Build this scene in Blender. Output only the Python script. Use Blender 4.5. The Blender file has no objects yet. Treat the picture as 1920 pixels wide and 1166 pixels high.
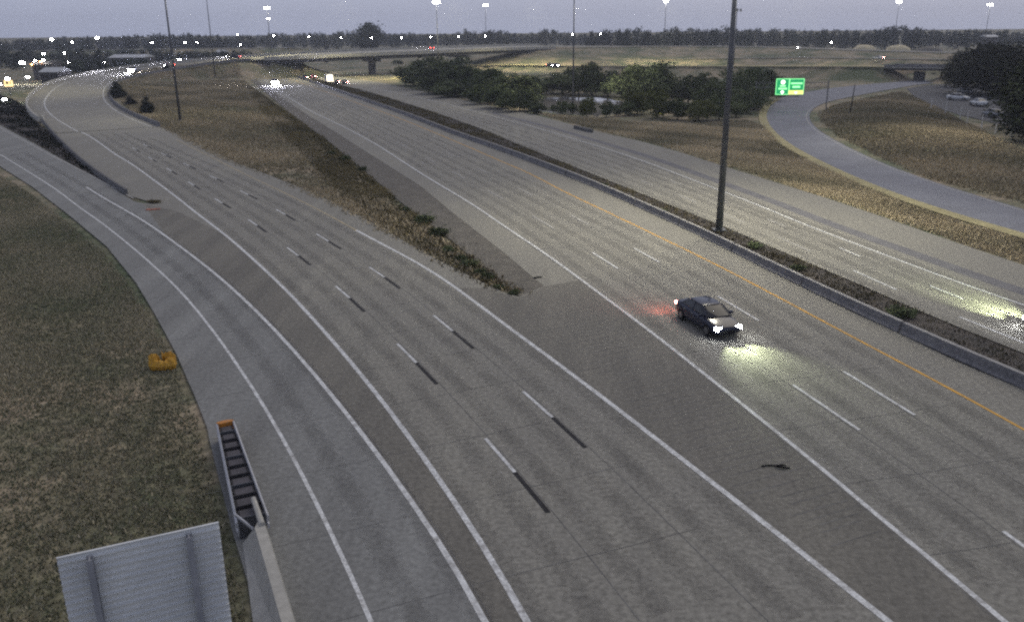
import bpy, bmesh, math, random
import numpy as np
from mathutils import Vector, Matrix
from mathutils.geometry import tessellate_polygon
random.seed(7)
rng = np.random.default_rng(7)
S = bpy.context.scene
COL = S.collection
R = math.radians

# ------------------------------------------------------------------ camera
FPX = 1541.0
PITCH, ROLL, CAMH = R(17.3), R(0.5), 16.3
fw = Vector((0, math.cos(PITCH), -math.sin(PITCH)))
up0 = Vector((0, math.sin(PITCH), math.cos(PITCH)))
ex = Vector((1, 0, 0))
cup = math.cos(ROLL) * up0 + math.sin(ROLL) * ex
crt = math.cos(ROLL) * ex - math.sin(ROLL) * up0
cam = bpy.data.cameras.new('camera')
cam.sensor_width = 36
cam.lens = 36 * FPX / 1920
cam.shift_y = -43 / 1920
cam.clip_start = 0.5
cam.clip_end = 20000
co = bpy.data.objects.new('camera', cam)
COL.objects.link(co)
m3 = Matrix((crt, cup, -fw)).transposed()
co.matrix_world = Matrix.Translation((0, 0, CAMH)) @ m3.to_4x4()
S.camera = co

# ------------------------------------------------------------------ sky, sun, exposure
SUN_EL, SUN_AZ = R(48), R(35)
W = bpy.data.worlds.new('World'); S.world = W; W.use_nodes = True
nt = W.node_tree; nt.nodes.clear()
out = nt.nodes.new('ShaderNodeOutputWorld')
sky = nt.nodes.new('ShaderNodeTexSky'); sky.sky_type = 'NISHITA'
sky.sun_disc = False; sky.sun_elevation = SUN_EL; sky.sun_rotation = SUN_AZ
sky.dust_density = 3.0; sky.air_density = 1.0
b1 = nt.nodes.new('ShaderNodeBackground'); b1.inputs[1].default_value = 0.012
nt.links.new(sky.outputs[0], b1.inputs[0])
tc = nt.nodes.new('ShaderNodeTexCoord'); sx = nt.nodes.new('ShaderNodeSeparateXYZ')
nt.links.new(tc.outputs['Generated'], sx.inputs[0])
cr = nt.nodes.new('ShaderNodeValToRGB')
nt.links.new(sx.outputs['Z'], cr.inputs[0])
cr.color_ramp.elements[0].position = 0.0; cr.color_ramp.elements[0].color = (0.252, 0.276, 0.372, 1)
cr.color_ramp.elements[1].position = 0.6; cr.color_ramp.elements[1].color = (0.21, 0.215, 0.275, 1)
b2 = nt.nodes.new('ShaderNodeBackground'); b2.inputs[1].default_value = 0.95
nt.links.new(cr.outputs[0], b2.inputs[0])
ad = nt.nodes.new('ShaderNodeAddShader')
nt.links.new(b1.outputs[0], ad.inputs[0]); nt.links.new(b2.outputs[0], ad.inputs[1])
nt.links.new(ad.outputs[0], out.inputs[0])
sl = bpy.data.lights.new('sun', 'SUN'); sl.energy = 0.55; sl.angle = R(50); sl.color = (1.0, 0.90, 0.72)
so = bpy.data.objects.new('sun', sl); COL.objects.link(so)
sd = Vector((math.sin(SUN_AZ) * math.cos(SUN_EL), math.cos(SUN_AZ) * math.cos(SUN_EL), math.sin(SUN_EL)))
so.rotation_euler = (-sd).to_track_quat('-Z', 'Y').to_euler()
S.view_settings.view_transform = 'Standard'
S.view_settings.look = 'None'
S.view_settings.exposure = 0.58
S.view_settings.gamma = 1.0
S.view_settings.use_curve_mapping = False
S.cycles.use_denoising = False
S.cycles.filter_width = 2.3
S.cycles.max_bounces = 5
S.cycles.diffuse_bounces = 2
S.cycles.glossy_bounces = 2
S.cycles.transmission_bounces = 2
S.cycles.volume_bounces = 0
S.cycles.sample_clamp_indirect = 1.0
S.cycles.use_adaptive_sampling = True
S.cycles.adaptive_threshold = 0.02

# ------------------------------------------------------------------ helpers
def G(x, y, z=0.0):
    """point at height z seen at photo position x, y"""
    d = fw + crt * ((x - 960) / FPX) - cup * ((y - 540) / FPX)
    t = (z - CAMH) / d.z
    return Vector((0, 0, CAMH)) + d * t
def GY(x, y, Y):
    d = fw + crt * ((x - 960) / FPX) - cup * ((y - 540) / FPX)
    return Vector((0, 0, CAMH)) + d * (Y / d.y)
def tag(o, label=None, cat=None, group=None, kind=None):
    if label: o['label'] = label
    if cat: o['category'] = cat
    if group: o['group'] = group
    if kind: o['kind'] = kind
    return o
def empty(name, loc=(0, 0, 0), rz=0.0):
    o = bpy.data.objects.new(name, None); COL.objects.link(o)
    o.empty_display_size = 0.2
    o.location = loc; o.rotation_euler = (0, 0, rz)
    return o
def mesh(name, verts, faces, mat=None, parent=None, smooth=False):
    me = bpy.data.meshes.new(name)
    me.from_pydata([tuple(v) for v in verts], [], faces)
    if mat:
        for q in (mat if isinstance(mat, (list, tuple)) else [mat]): me.materials.append(q)
    if smooth: me.polygons.foreach_set('use_smooth', [True] * len(me.polygons))
    me.update()
    o = bpy.data.objects.new(name, me); COL.objects.link(o)
    if parent: o.parent = parent
    return o
class MB:
    def __init__(s): s.v = []; s.f = []
    def box(s, cx, cy, cz, sx_, sy_, sz_, rz=0.0, taper=1.0):
        b = len(s.v); c, n = math.cos(rz), math.sin(rz)
        for k, (dx, dy, dz) in enumerate([(-1, -1, -1), (1, -1, -1), (1, 1, -1), (-1, 1, -1), (-1, -1, 1), (1, -1, 1), (1, 1, 1), (-1, 1, 1)]):
            t = taper if dz > 0 else 1
            x, y = dx * sx_ / 2 * t, dy * sy_ / 2 * t
            s.v.append((cx + x * c - y * n, cy + x * n + y * c, cz + dz * sz_ / 2))
        for q in [(0, 3, 2, 1), (4, 5, 6, 7), (0, 1, 5, 4), (1, 2, 6, 5), (2, 3, 7, 6), (3, 0, 4, 7)]:
            s.f.append(tuple(b + i for i in q))
        return s
    def tube(s, p, q, r0, r1, n=8, cap=True):
        p, q = Vector(p), Vector(q); d = (q - p).normalized()
        a = d.orthogonal().normalized(); c = d.cross(a); b = len(s.v)
        for P_, r in ((p, r0), (q, r1)):
            for i in range(n):
                t = 2 * math.pi * i / n
                s.v.append(tuple(P_ + (a * math.cos(t) + c * math.sin(t)) * r))
        for i in range(n):
            j = (i + 1) % n; s.f.append((b + i, b + j, b + n + j, b + n + i))
        if cap:
            s.f.append(tuple(b + i for i in range(n))[::-1]); s.f.append(tuple(b + n + i for i in range(n)))
        return s
    def prism(s, poly, z0, z1):
        b = len(s.v); n = len(poly)
        s.v += [(p[0], p[1], z0) for p in poly] + [(p[0], p[1], z1) for p in poly]
        for i in range(n):
            j = (i + 1) % n; s.f.append((b + i, b + j, b + n + j, b + n + i))
        s.f.append(tuple(b + i for i in range(n))[::-1]); s.f.append(tuple(b + n + i for i in range(n)))
        return s
    def build(s, name, mat=None, parent=None, smooth=False): return mesh(name, s.v, s.f, mat, parent, smooth)
def copy_tree(o, parent=None, mats=None):
    c = o.copy(); COL.objects.link(c)
    if parent: c.parent = parent
    for ch in list(o.children): copy_tree(ch, c)
    return c
def densify(pts, step=3.0):
    """smooth (Catmull-Rom) resampling of a list of 3-vectors"""
    P = [Vector(p) for p in pts]
    if len(P) < 3:
        P = [P[0], (P[0] + P[-1]) / 2, P[-1]]
    P = [P[0] * 2 - P[1]] + P + [P[-1] * 2 - P[-2]]
    o = []
    for i in range(1, len(P) - 2):
        a, b, c, d = P[i - 1:i + 3]
        n = max(1, int((c - b).length / step))
        for k in range(n):
            t = k / n
            o.append(0.5 * ((2 * b) + (c - a) * t + (2 * a - 5 * b + 4 * c - d) * t * t + (3 * b - a - 3 * c + d) * t ** 3))
    o.append(P[-2])
    return o
def smooth_line(P, it=2):
    P = [Vector(p) for p in P]
    for _ in range(it):
        P = [P[0]] + [(P[i - 1] + 2 * P[i] + P[i + 1]) / 4 for i in range(1, len(P) - 1)] + [P[-1]]
    return P
def path(px, z=0.0, step=3.0, it=3):
    pts = [G(p[0], p[1], (p[2] if len(p) > 2 else z)) for p in px]
    return smooth_line(densify(pts, step), it)
def normals(P):
    N = []
    for i in range(len(P)):
        t = (P[min(i + 1, len(P) - 1)] - P[max(i - 1, 0)]); t.z = 0; t.normalize()
        N.append(Vector((-t.y, t.x, 0)))          # to the left of travel
    return N
def sweep(P, prof, name, mat, parent=None, closed=True, caps=True):
    """sweep a profile of (offset_left, height) along P"""
    N = normals(P); v = []; f = []; k = len(prof)
    for p, n in zip(P, N):
        for a, h in prof: v.append(p + n * a + Vector((0, 0, h)))
    kk = k if closed else k - 1
    for i in range(len(P) - 1):
        for j in range(kk):
            a, b = i * k + j, i * k + (j + 1) % k
            f.append((a, b, b + k, a + k))
    if closed and caps:
        f.append(tuple(range(k))); f.append(tuple((len(P) - 1) * k + j for j in range(k))[::-1])
    o = mesh(name, v, f, mat, parent)
    bm = bmesh.new(); bm.from_mesh(o.data); bmesh.ops.recalc_face_normals(bm, faces=bm.faces); bm.to_mesh(o.data); bm.free()
    return o
def ribbon(P, w, z, name, mat, parent=None):
    N = normals(P); v = []; f = []
    for p, n in zip(P, N):
        v.append(p + n * w / 2 + Vector((0, 0, z))); v.append(p - n * w / 2 + Vector((0, 0, z)))
    for i in range(len(P) - 1): f.append((2 * i, 2 * i + 1, 2 * i + 3, 2 * i + 2))
    return mesh(name, v, f, mat, parent)
def polygon(P, z, name, mat, parent=None):
    P = [Vector((p[0], p[1], (p[2] if len(p) > 2 else 0) + z)) for p in P]
    tr = tessellate_polygon([P]); f = []
    for t in tr:
        a, b, c = (P[i] for i in t)
        f.append(tuple(t) if (b - a).cross(c - a).z > 0 else tuple(t[::-1]))
    return mesh(name, P, f, mat, parent)
def along(P, s0, s1):
    """piece of polyline between arc lengths"""
    o = []; s = 0
    for a, b in zip(P, P[1:]):
        L = (b - a).length
        if s + L > s0 and s < s1:
            t0 = max(0, (s0 - s) / L); t1 = min(1, (s1 - s) / L)
            if not o: o.append(a.lerp(b, t0))
            o.append(a.lerp(b, t1))
        s += L
    return o
def length(P): return sum((b - a).length for a, b in zip(P, P[1:]))
def nearest_s(P, q):
    best = (1e9, 0); s = 0
    for a, b in zip(P, P[1:]):
        d = b - a; L = d.length
        t = max(0, min(1, (q - a).dot(d) / (L * L))); e = (q - a - d * t).length
        if e < best[0]: best = (e, s + t * L)
        s += L
    return best[1]

# ------------------------------------------------------------------ materials
def mat(name, col, rough=0.85, col2=None, scale=1.0, spec=0.25, metal=0.0, detail=4, grain=0.0, grain_scale=30.0,
        bump=0.0, bump_scale=20.0, emis=None, estr=0.0, fac=(0.35, 0.65), stretch=None, col3=None, scale3=0.05, fac3=(0.4, 0.6)):
    m = bpy.data.materials.new(name); m.use_nodes = True
    n = m.node_tree; N = n.nodes; L = n.links; bs = N['Principled BSDF']
    bs.inputs['Roughness'].default_value = rough; bs.inputs['Metallic'].default_value = metal
    bs.inputs['Specular IOR Level'].default_value = spec
    bs.inputs['Base Color'].default_value = (*col, 1)
    if emis:
        bs.inputs['Emission Color'].default_value = (*emis, 1); bs.inputs['Emission Strength'].default_value = estr
    geo = N.new('ShaderNodeNewGeometry'); vec = geo.outputs['Position']
    if stretch:
        mp = N.new('ShaderNodeMapping'); mp.inputs['Rotation'].default_value = (0, 0, stretch[0]); mp.inputs['Scale'].default_value = (stretch[1], stretch[2], 1)
        L.new(vec, mp.inputs[0]); svec = mp.outputs[0]
    else: svec = vec
    def noise(sc, v, det=detail):
        t = N.new('ShaderNodeTexNoise'); t.inputs['Scale'].default_value = sc; t.inputs['Detail'].default_value = det; t.inputs['Roughness'].default_value = 0.65
        L.new(v, t.inputs['Vector']); return t.outputs['Fac']
    def mr(x, lo, hi, a=0.0, b=1.0):
        r = N.new('ShaderNodeMapRange'); r.inputs[1].default_value = lo; r.inputs[2].default_value = hi; r.inputs[3].default_value = a; r.inputs[4].default_value = b
        L.new(x, r.inputs[0]); return r.outputs[0]
    cur = None
    def mix(c1, c2, f, mode='MIX'):
        x = N.new('ShaderNodeMix'); x.data_type = 'RGBA'; x.blend_type = mode
        for s_, c in ((6, c1), (7, c2)):
            if isinstance(c, tuple): x.inputs[s_].default_value = (*c, 1)
            else: L.new(c, x.inputs[s_])
        if isinstance(f, float): x.inputs[0].default_value = f
        else: L.new(f, x.inputs[0])
        return x.outputs[2]
    cur = col
    if col2: cur = mix(cur, col2, mr(noise(scale, svec), *fac))
    if col3: cur = mix(cur, col3, mr(noise(scale3, vec), *fac3))
    if grain:
        g = mr(noise(grain_scale, vec, 3), 0.3, 0.7, 1 - grain, 1 + grain)
        cmb = N.new('ShaderNodeCombineColor')
        for i in range(3): L.new(g, cmb.inputs[i])
        cur = mix(cur, cmb.outputs[0], 1.0, 'MULTIPLY')
    if not isinstance(cur, tuple): L.new(cur, bs.inputs['Base Color'])
    if bump:
        b = N.new('ShaderNodeBump'); b.inputs['Strength'].default_value = bump; b.inputs['Distance'].default_value = 0.05
        L.new(noise(bump_scale, vec, 3), b.inputs['Height']); L.new(b.outputs[0], bs.inputs['Normal'])
    return m
def leaf_mat(name, c1, c2, scale=0.6, attr=True):
    """foliage: colour varies per clump through a face attribute"""
    m = bpy.data.materials.new(name); m.use_nodes = True
    N = m.node_tree.nodes; L = m.node_tree.links; bs = N['Principled BSDF']
    bs.inputs['Roughness'].default_value = 0.8; bs.inputs['Specular IOR Level'].default_value = 0.1
    a = N.new('ShaderNodeAttribute'); a.attribute_name = 'tint'
    x = N.new('ShaderNodeMix'); x.data_type = 'RGBA'; x.inputs[6].default_value = (*c1, 1); x.inputs[7].default_value = (*c2, 1)
    L.new(a.outputs['Fac'], x.inputs[0])
    oi = N.new('ShaderNodeObjectInfo'); h = N.new('ShaderNodeHueSaturation')
    r = N.new('ShaderNodeMapRange'); r.inputs[3].default_value = 0.75; r.inputs[4].default_value = 1.25
    L.new(oi.outputs['Random'], r.inputs[0]); L.new(r.outputs[0], h.inputs['Value']); L.new(x.outputs[2], h.inputs['Color'])
    L.new(h.outputs[0], bs.inputs['Base Color'])
    return m
def glow(name, col, s):
    m = bpy.data.materials.new(name); m.use_nodes = True
    bs = m.node_tree.nodes['Principled BSDF']; bs.inputs['Base Color'].default_value = (0.8, 0.8, 0.8, 1)
    bs.inputs['Emission Color'].default_value = (*col, 1); bs.inputs['Emission Strength'].default_value = s
    return m

ROADDIR = -0.43
M = {}
M['concrete'] = mat('pavement_concrete', (0.270, 0.262, 0.222), col2=(0.195, 0.190, 0.165), scale=0.30, stretch=(ROADDIR, 2.2, 0.10), fac=(0.35, 0.7), grain=0.34, grain_scale=5, bump=0.2, bump_scale=12, col3=(0.215, 0.210, 0.185), scale3=0.04)
M['concrete_gore'] = mat('gore_concrete', (0.190, 0.182, 0.155), col2=(0.14, 0.135, 0.118), scale=0.35, stretch=(ROADDIR, 1.3, 0.2), grain=0.3, grain_scale=5, bump=0.2, bump_scale=12)
M['concrete_cool'] = mat('ramp_concrete', (0.235, 0.240, 0.228), col2=(0.175, 0.178, 0.170), scale=0.30, stretch=(ROADDIR, 1.6, 0.12), grain=0.26, grain_scale=5, bump=0.2, bump_scale=12)
M['asphalt'] = mat('old_asphalt', (0.17, 0.175, 0.19), col2=(0.12, 0.122, 0.13), scale=0.4, grain=0.3, grain_scale=6)
M['asphalt_loop'] = mat('loop_asphalt', (0.21, 0.22, 0.25), col2=(0.17, 0.177, 0.20), scale=0.2, grain=0.25, grain_scale=4)
M['asphalt_dark'] = mat('rumble_asphalt', (0.125, 0.125, 0.135), col2=(0.17, 0.17, 0.175), scale=0.5, grain=0.25, grain_scale=6)
M['gravel'] = mat('gravel_shoulder', (0.150, 0.140, 0.118), col2=(0.10, 0.094, 0.08), scale=0.8, grain=0.45, grain_scale=4, bump=0.5, bump_scale=8)
M['gravel_pale'] = mat('pale_gravel', (0.40, 0.36, 0.19), col2=(0.29, 0.26, 0.14), scale=0.6, grain=0.35, grain_scale=4, bump=0.4, bump_scale=8)
M['ground'] = mat('dry_ground', (0.29, 0.24, 0.165), col2=(0.145, 0.142, 0.088), scale=0.16, fac=(0.42, 0.58), grain=0.55, grain_scale=2.2, bump=0.9, bump_scale=3, col3=(0.075, 0.095, 0.05), scale3=0.045, fac3=(0.46, 0.6), detail=7)
M['dirt'] = mat('dark_dirt', (0.075, 0.065, 0.055), col2=(0.04, 0.037, 0.035), scale=0.6, grain=0.4, grain_scale=4, bump=0.6, bump_scale=5)
M['paint'] = mat('white_road_paint', (0.64, 0.66, 0.65), col2=(0.34, 0.34, 0.325), scale=2.2, fac=(0.42, 0.68), grain=0.35, grain_scale=9, rough=0.6)
M['paint_faded'] = mat('faded_white_paint', (0.50, 0.50, 0.48), col2=(0.27, 0.265, 0.25), scale=2.0, fac=(0.35, 0.65), grain=0.2, grain_scale=8)
M['yellow'] = mat('yellow_road_paint', (0.72, 0.40, 0.06), col2=(0.50, 0.31, 0.10), scale=1.0, grain=0.2, grain_scale=8)
M['yellow_faded'] = mat('worn_yellow_paint', (0.46, 0.38, 0.22), col2=(0.36, 0.33, 0.25), scale=1.0)
M['black'] = mat('black_contrast_tape', (0.018, 0.018, 0.02), col2=(0.035, 0.035, 0.037), scale=2.0)
M['joint'] = mat('joint_sealant', (0.10, 0.10, 0.098), col2=(0.19, 0.19, 0.18), scale=0.7, fac=(0.4, 0.6))
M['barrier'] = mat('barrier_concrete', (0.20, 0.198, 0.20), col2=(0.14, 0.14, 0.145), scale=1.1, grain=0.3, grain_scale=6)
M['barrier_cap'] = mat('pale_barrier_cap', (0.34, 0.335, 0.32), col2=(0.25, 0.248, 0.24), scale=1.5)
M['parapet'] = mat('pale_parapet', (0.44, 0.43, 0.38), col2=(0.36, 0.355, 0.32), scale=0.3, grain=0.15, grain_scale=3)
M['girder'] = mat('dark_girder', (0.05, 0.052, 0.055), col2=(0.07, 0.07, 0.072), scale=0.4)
M['pier'] = mat('pier_concrete', (0.14, 0.14, 0.14), col2=(0.10, 0.10, 0.10), scale=0.6)
M['steel'] = mat('galvanised_steel', (0.12, 0.125, 0.135), col2=(0.085, 0.09, 0.10), scale=1.0, rough=0.5, metal=0.3, spec=0.4)
M['alu'] = mat('bare_aluminium', (0.74, 0.76, 0.75), col2=(0.60, 0.62, 0.62), scale=0.5, rough=0.6, metal=0.2)
M['rail'] = mat('pale_steel_rail', (0.50, 0.51, 0.53), col2=(0.38, 0.39, 0.41), scale=2.0, rough=0.5, metal=0.3)
M['bay'] = mat('black_cushion_cover', (0.035, 0.033, 0.038), col2=(0.05, 0.05, 0.05), scale=3.0, rough=0.7)
M['bay_top'] = mat('grey_bay_lid', (0.10, 0.095, 0.105), col2=(0.07, 0.068, 0.075), scale=2.0, rough=0.8)
M['orange'] = mat('orange_nose_plate', (0.60, 0.24, 0.04), col2=(0.45, 0.20, 0.05), scale=4.0, rough=0.5)
M['tarp'] = mat('yellow_plastic', (0.62, 0.36, 0.05), col2=(0.42, 0.22, 0.03), scale=3.5, rough=0.6, grain=0.25, grain_scale=10)
M['rubber'] = mat('tyre_rubber', (0.012, 0.012, 0.013), rough=0.8)
M['carpaint'] = mat('dark_blue_black_paint', (0.008, 0.012, 0.032), rough=0.18, spec=0.5)
M['carwhite'] = mat('white_paint', (0.62, 0.64, 0.64), rough=0.35, spec=0.5)
M['cargrey'] = mat('silver_paint', (0.22, 0.23, 0.25), rough=0.35, spec=0.5)
M['carred'] = mat('dark_red_paint', (0.12, 0.02, 0.02), rough=0.35, spec=0.5)
M['glass'] = mat('dark_car_glass', (0.008, 0.009, 0.011), rough=0.08, spec=0.6)
M['rim'] = mat('alloy_rim', (0.25, 0.25, 0.26), rough=0.35, metal=0.8)
M['trim'] = mat('pale_trim', (0.32, 0.33, 0.34), rough=0.4)
M['head'] = glow('headlamp_glow', (0.92, 0.94, 1.0), 160)
M['headbig'] = glow('headlamp_full_beam', (0.80, 0.80, 1.0), 1100)
M['tail'] = glow('tail_lamp_glow', (1.0, 0.10, 0.07), 26)
M['tailhot'] = glow('brake_lamp_glow', (1.0, 0.35, 0.30), 60)
M['bark'] = mat('bark', (0.06, 0.05, 0.04), col2=(0.035, 0.03, 0.025), scale=4.0)
M['leaf_far'] = leaf_mat('far_foliage', (0.020, 0.030, 0.022), (0.050, 0.064, 0.040))
M['leaf_mid'] = leaf_mat('shrub_foliage', (0.036, 0.052, 0.026), (0.14, 0.165, 0.078))
M['leaf_olive'] = leaf_mat('olive_foliage', (0.045, 0.058, 0.018), (0.16, 0.175, 0.045))
M['leaf_dark'] = leaf_mat('dark_foliage', (0.006, 0.010, 0.006), (0.022, 0.028, 0.015))
M['leaf_weed'] = leaf_mat('dry_weed', (0.050, 0.050, 0.026), (0.27, 0.225, 0.12))
M['blade'] = leaf_mat('grass_blade', (0.070, 0.090, 0.048), (0.52, 0.46, 0.33))
M['blade_gore'] = leaf_mat('dry_grass_blade', (0.15, 0.14, 0.085), (0.64, 0.54, 0.36))
M['sand'] = mat('pale_sand', (0.62, 0.55, 0.36), col2=(0.44, 0.39, 0.26), scale=0.25, grain=0.2, grain_scale=1.5)
M['roof'] = mat('pale_metal_roof', (0.42, 0.44, 0.45), rough=0.6)
M['wall'] = mat('dark_brick_wall', (0.09, 0.085, 0.08), col2=(0.06, 0.06, 0.06), scale=0.5)
M['lit_slope'] = mat('lit_slope_tan', (0.62, 0.48, 0.30), col2=(0.50, 0.39, 0.25), scale=0.6)
M['white_post'] = mat('white_post', (0.62, 0.62, 0.60))

# ------------------------------------------------------------------ traced centre lines (photo positions laid on the ground)
RIN = [(300, 238, 0), (240, 213, 0), (210, 190, 0), (205, 172, .3), (212, 158, .8), (230, 150, 1.4), (262, 142, 2.2), (300, 135.5, 3), (340, 128.5, 4), (390, 121, 5), (430, 116, 5.8), (470, 113, 6.5),
       (545, 110, 7.2), (640, 106.5, 7.6), (712, 103, 7.8), (800, 100, 8), (885, 96, 8), (1040, 91, 8), (1200, 88, 8.0), (1420, 89, 7.5), (1600, 95, 6.4), (1770, 99.5, 5.6), (1960, 105, 5.0)]
rin = smooth_line(densify([G(*p) for p in RIN], 5.0), 6)
IB0 = nearest_s(rin, G(480, 113, 6.6)); IB1 = nearest_s(rin, G(1040, 91, 8))   # the bridge part
rinN = normals(rin)
def ramp_width(i):
    s = i / (len(rin) - 1)
    return 17 + 2.5 * min(1, s / .12) if s < 0.35 else max(14.0, 19.5 - (s - .35) * 60)
rout = []
for i, (p, n) in enumerate(zip(rin, rinN)):
    rise = min(1.3, .05 + max(0, p.z) * .6) if p.x < 25 else max(.1, 1.3 - (p.x - 25) * .03)
    rout.append(p + n * ramp_width(i) + Vector((0, 0, rise)))
rout = smooth_line(rout, 10)
CROSS = [(735, 150, 0), (760, 146, 0), (790, 137, .4), (820, 128.5, 1), (870, 123, 1.4), (960, 122, 1.9), (1100, 123.5, 2.3), (1300, 124, 3), (1450, 124, 3.6), (1600, 124.5, 4.1), (1700, 125.5, 4.3), (1800, 127, 4.4), (1960, 130, 4.4)]
cross = smooth_line(densify([G(*p) for p in CROSS], 5.0), 3)
XB0 = nearest_s(cross, G(1655, 125, 4.2)); XB1 = nearest_s(cross, G(1800, 127, 4.4))
far2 = smooth_line(densify([G(*p) for p in [(1000, 113, 1.5), (1130, 113, 2), (1300, 110.5, 3), (1500, 108, 4), (1640, 110, 4.5), (1800, 112, 5), (1960, 115, 5)]], 6.0), 3)
far3 = smooth_line(densify([G(*p) for p in [(-40, 97, 6), (265, 93, 6.5), (370, 91, 6.5), (450, 91, 6.5), (560, 90.5, 6)]], 6.0), 3)

# ------------------------------------------------------------------ terrain
def arr(P): return np.array([tuple(p) for p in P])
def emb(xy, P, hw_l, hw_r, slope, s0=None, s1=None):
    """embankment height that follows polyline P; hw_l/hw_r crest half-widths left/right"""
    A = arr(P); z = np.full(len(xy), -1e9); s = 0.0
    for a, b in zip(A[:-1], A[1:]):
        d = b - a; L2 = d[0] ** 2 + d[1] ** 2; L = math.sqrt(L2)
        if (s0 is None or s >= s0) and (s1 is None or s + L <= s1) and L > 0:
            w = xy - a[:2]; t = np.clip((w @ d[:2]) / L2, 0, 1)
            q = w - np.outer(t, d[:2]); dist = np.hypot(q[:, 0], q[:, 1])
            side = d[0] * w[:, 1] - d[1] * w[:, 0]
            hw = np.where(side > 0, hw_l, hw_r)
            zz = a[2] + t * d[2] - 0.35 - slope * np.maximum(0, dist - hw)
            z = np.maximum(z, zz)
        s += L
    return z
POND = [G(*p) for p in [(985, 188), (1000, 181), (1060, 179), (1130, 181), (1170, 188), (1195, 200), (1175, 210), (1120, 216), (1040, 211), (1000, 204)]]
OVAL = [G(*p) for p in [(1960, 385), (1850, 362), (1750, 335), (1640, 288), (1570, 252), (1545, 228), (1540, 212), (1565, 198), (1620, 186), (1690, 172), (1720, 185), (1790, 220), (1870, 262), (1960, 300)]]
def inpoly(xy, poly):
    x, y = xy[:, 0], xy[:, 1]; r = np.zeros(len(xy), bool); n = len(poly)
    for i in range(n):
        x0, y0 = poly[i][0], poly[i][1]; x1, y1 = poly[(i + 1) % n][0], poly[(i + 1) % n][1]
        c = ((y0 > y) != (y1 > y)) & (x < (x1 - x0) * (y - y0) / ((y1 - y0) or 1e-9) + x0)
        r ^= c
    return r
def polydist(xy, poly):
    d = np.full(len(xy), 1e9); n = len(poly)
    for i in range(n):
        a = np.array(poly[i][:2]); b = np.array(poly[(i + 1) % n][:2]); e = b - a
        t = np.clip(((xy - a) @ e) / (e @ e), 0, 1); q = xy - a - np.outer(t, e)
        d = np.minimum(d, np.hypot(q[:, 0], q[:, 1]))
    return d
def terrain_z(xy):
    r = np.hypot(xy[:, 0], xy[:, 1])
    z = -0.10 + 0 * r
    # undulation only far away from the carriageways
    und = 0.5 * np.sin(xy[:, 0] * .021 + 1) * np.sin(xy[:, 1] * .017) + .35 * np.sin(xy[:, 0] * .05) * np.cos(xy[:, 1] * .043)
    z += np.clip((r - 330) / 200, 0, 1) * (und - .5)
    z = np.maximum(z, emb(xy, rin, 15, .8, .33, 0, IB0))
    z = np.maximum(z, emb(xy, rin, 12, 3, .13, IB1, None))
    z = np.maximum(z, emb(xy, cross, 5, 4, .42, 0, XB0))
    z = np.maximum(z, emb(xy, cross, 5, 4, .42, XB1, None))
    z = np.maximum(z, emb(xy, far2, 6, 6, .2))
    z = np.maximum(z, emb(xy, far3, 7, 7, .4))
    inside = inpoly(xy, OVAL)
    if inside.any():
        d = polydist(xy[inside], OVAL); zi = z[inside]; z[inside] = zi + 1.5 * (1 - np.exp(-d / 9.0))
    pi = inpoly(xy, POND); z[pi] = -0.9
    return z
def build_terrain():
    rs = [4.0]
    while rs[-1] < 9000: rs.append(rs[-1] * (1.016 if 100 < rs[-1] < 700 else 1.035))
    th = np.radians(np.linspace(-42, 42, 330)); rs = np.array(rs)
    RR, TT = np.meshgrid(rs, th, indexing='ij')
    xy = np.stack([RR.ravel() * np.sin(TT.ravel()), RR.ravel() * np.cos(TT.ravel()) - 3], 1)
    z = terrain_z(xy); nr, na = RR.shape
    v = np.column_stack([xy, z])
    idx = np.arange(nr * na).reshape(nr, na)
    f = np.stack([idx[:-1, :-1], idx[:-1, 1:], idx[1:, 1:], idx[1:, :-1]], -1).reshape(-1, 4)
    f = f[:, ::-1]
    o = mesh('ground', v.tolist(), [tuple(int(a) for a in q) for q in f], M['ground'], smooth=True)
    tag(o, kind='structure')
    # flat apron all around so the ground goes on outside the view
    v = []; 
    pts = [(-9000, -9000), (9000, -9000), (9000, 9000), (-9000, 9000)]
    o2 = mesh('outer_ground', [(x, y, -1.35) for x, y in pts], [(0, 1, 2, 3)], M['ground']); tag(o2, kind='structure')
    return o
build_terrain()

# ------------------------------------------------------------------ pavements
def L(px, ext0=None, ext1=None): return [G(*p) for p in px]
left_shoulder = [(560, 1300), (500, 1190), (462, 1080), (438, 1000), (404, 870), (388, 800), (365, 742), (330, 662), (290, 588), (255, 530), (200, 462), (130, 404), (60, 350), (0, 312), (-80, 268)]
ramp1_top = [(-80, 190), (0, 235), (60, 267), (120, 301), (200, 345), (252, 378)]
main = [(1000 * 0 + p[0], p[1]) for p in []]
main_poly = (L(left_shoulder) + L(ramp1_top) + L([(268, 381), (286, 380), (245, 368), (200, 338), (150, 298), (100, 250), (78, 222), (67, 204)]))
main_poly += [rin[0], ]
main_poly += L([(355, 262), (420, 294), (480, 319), (560, 350), (640, 386), (720, 430), (800, 476), (880, 517), (940, 546), (974, 557), (1020, 536), (985, 508), (950, 478), (850, 400), (790, 350), (695, 290), (640, 255), (560, 205), (500, 165), (470, 140), (452, 124), (462, 118)])
barrier_base = [(2080, 800), (1920, 731), (1800, 680), (1700, 632), (1600, 586), (1500, 537), (1440, 507), (1300, 437), (1200, 391), (1100, 346), (960, 291), (850, 252), (750, 213), (650, 178), (570, 150), (535, 138), (505, 125)]
main_poly += L([(500, 118)]) + L(barrier_base[::-1])
main_poly += [Vector((30, 18, 0)), Vector((22, 4, 0)), Vector((-6, 4, 0))]
pave = polygon(main_poly, 0.0, 'main_carriageway', M['concrete']); tag(pave, kind='structure')

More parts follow.
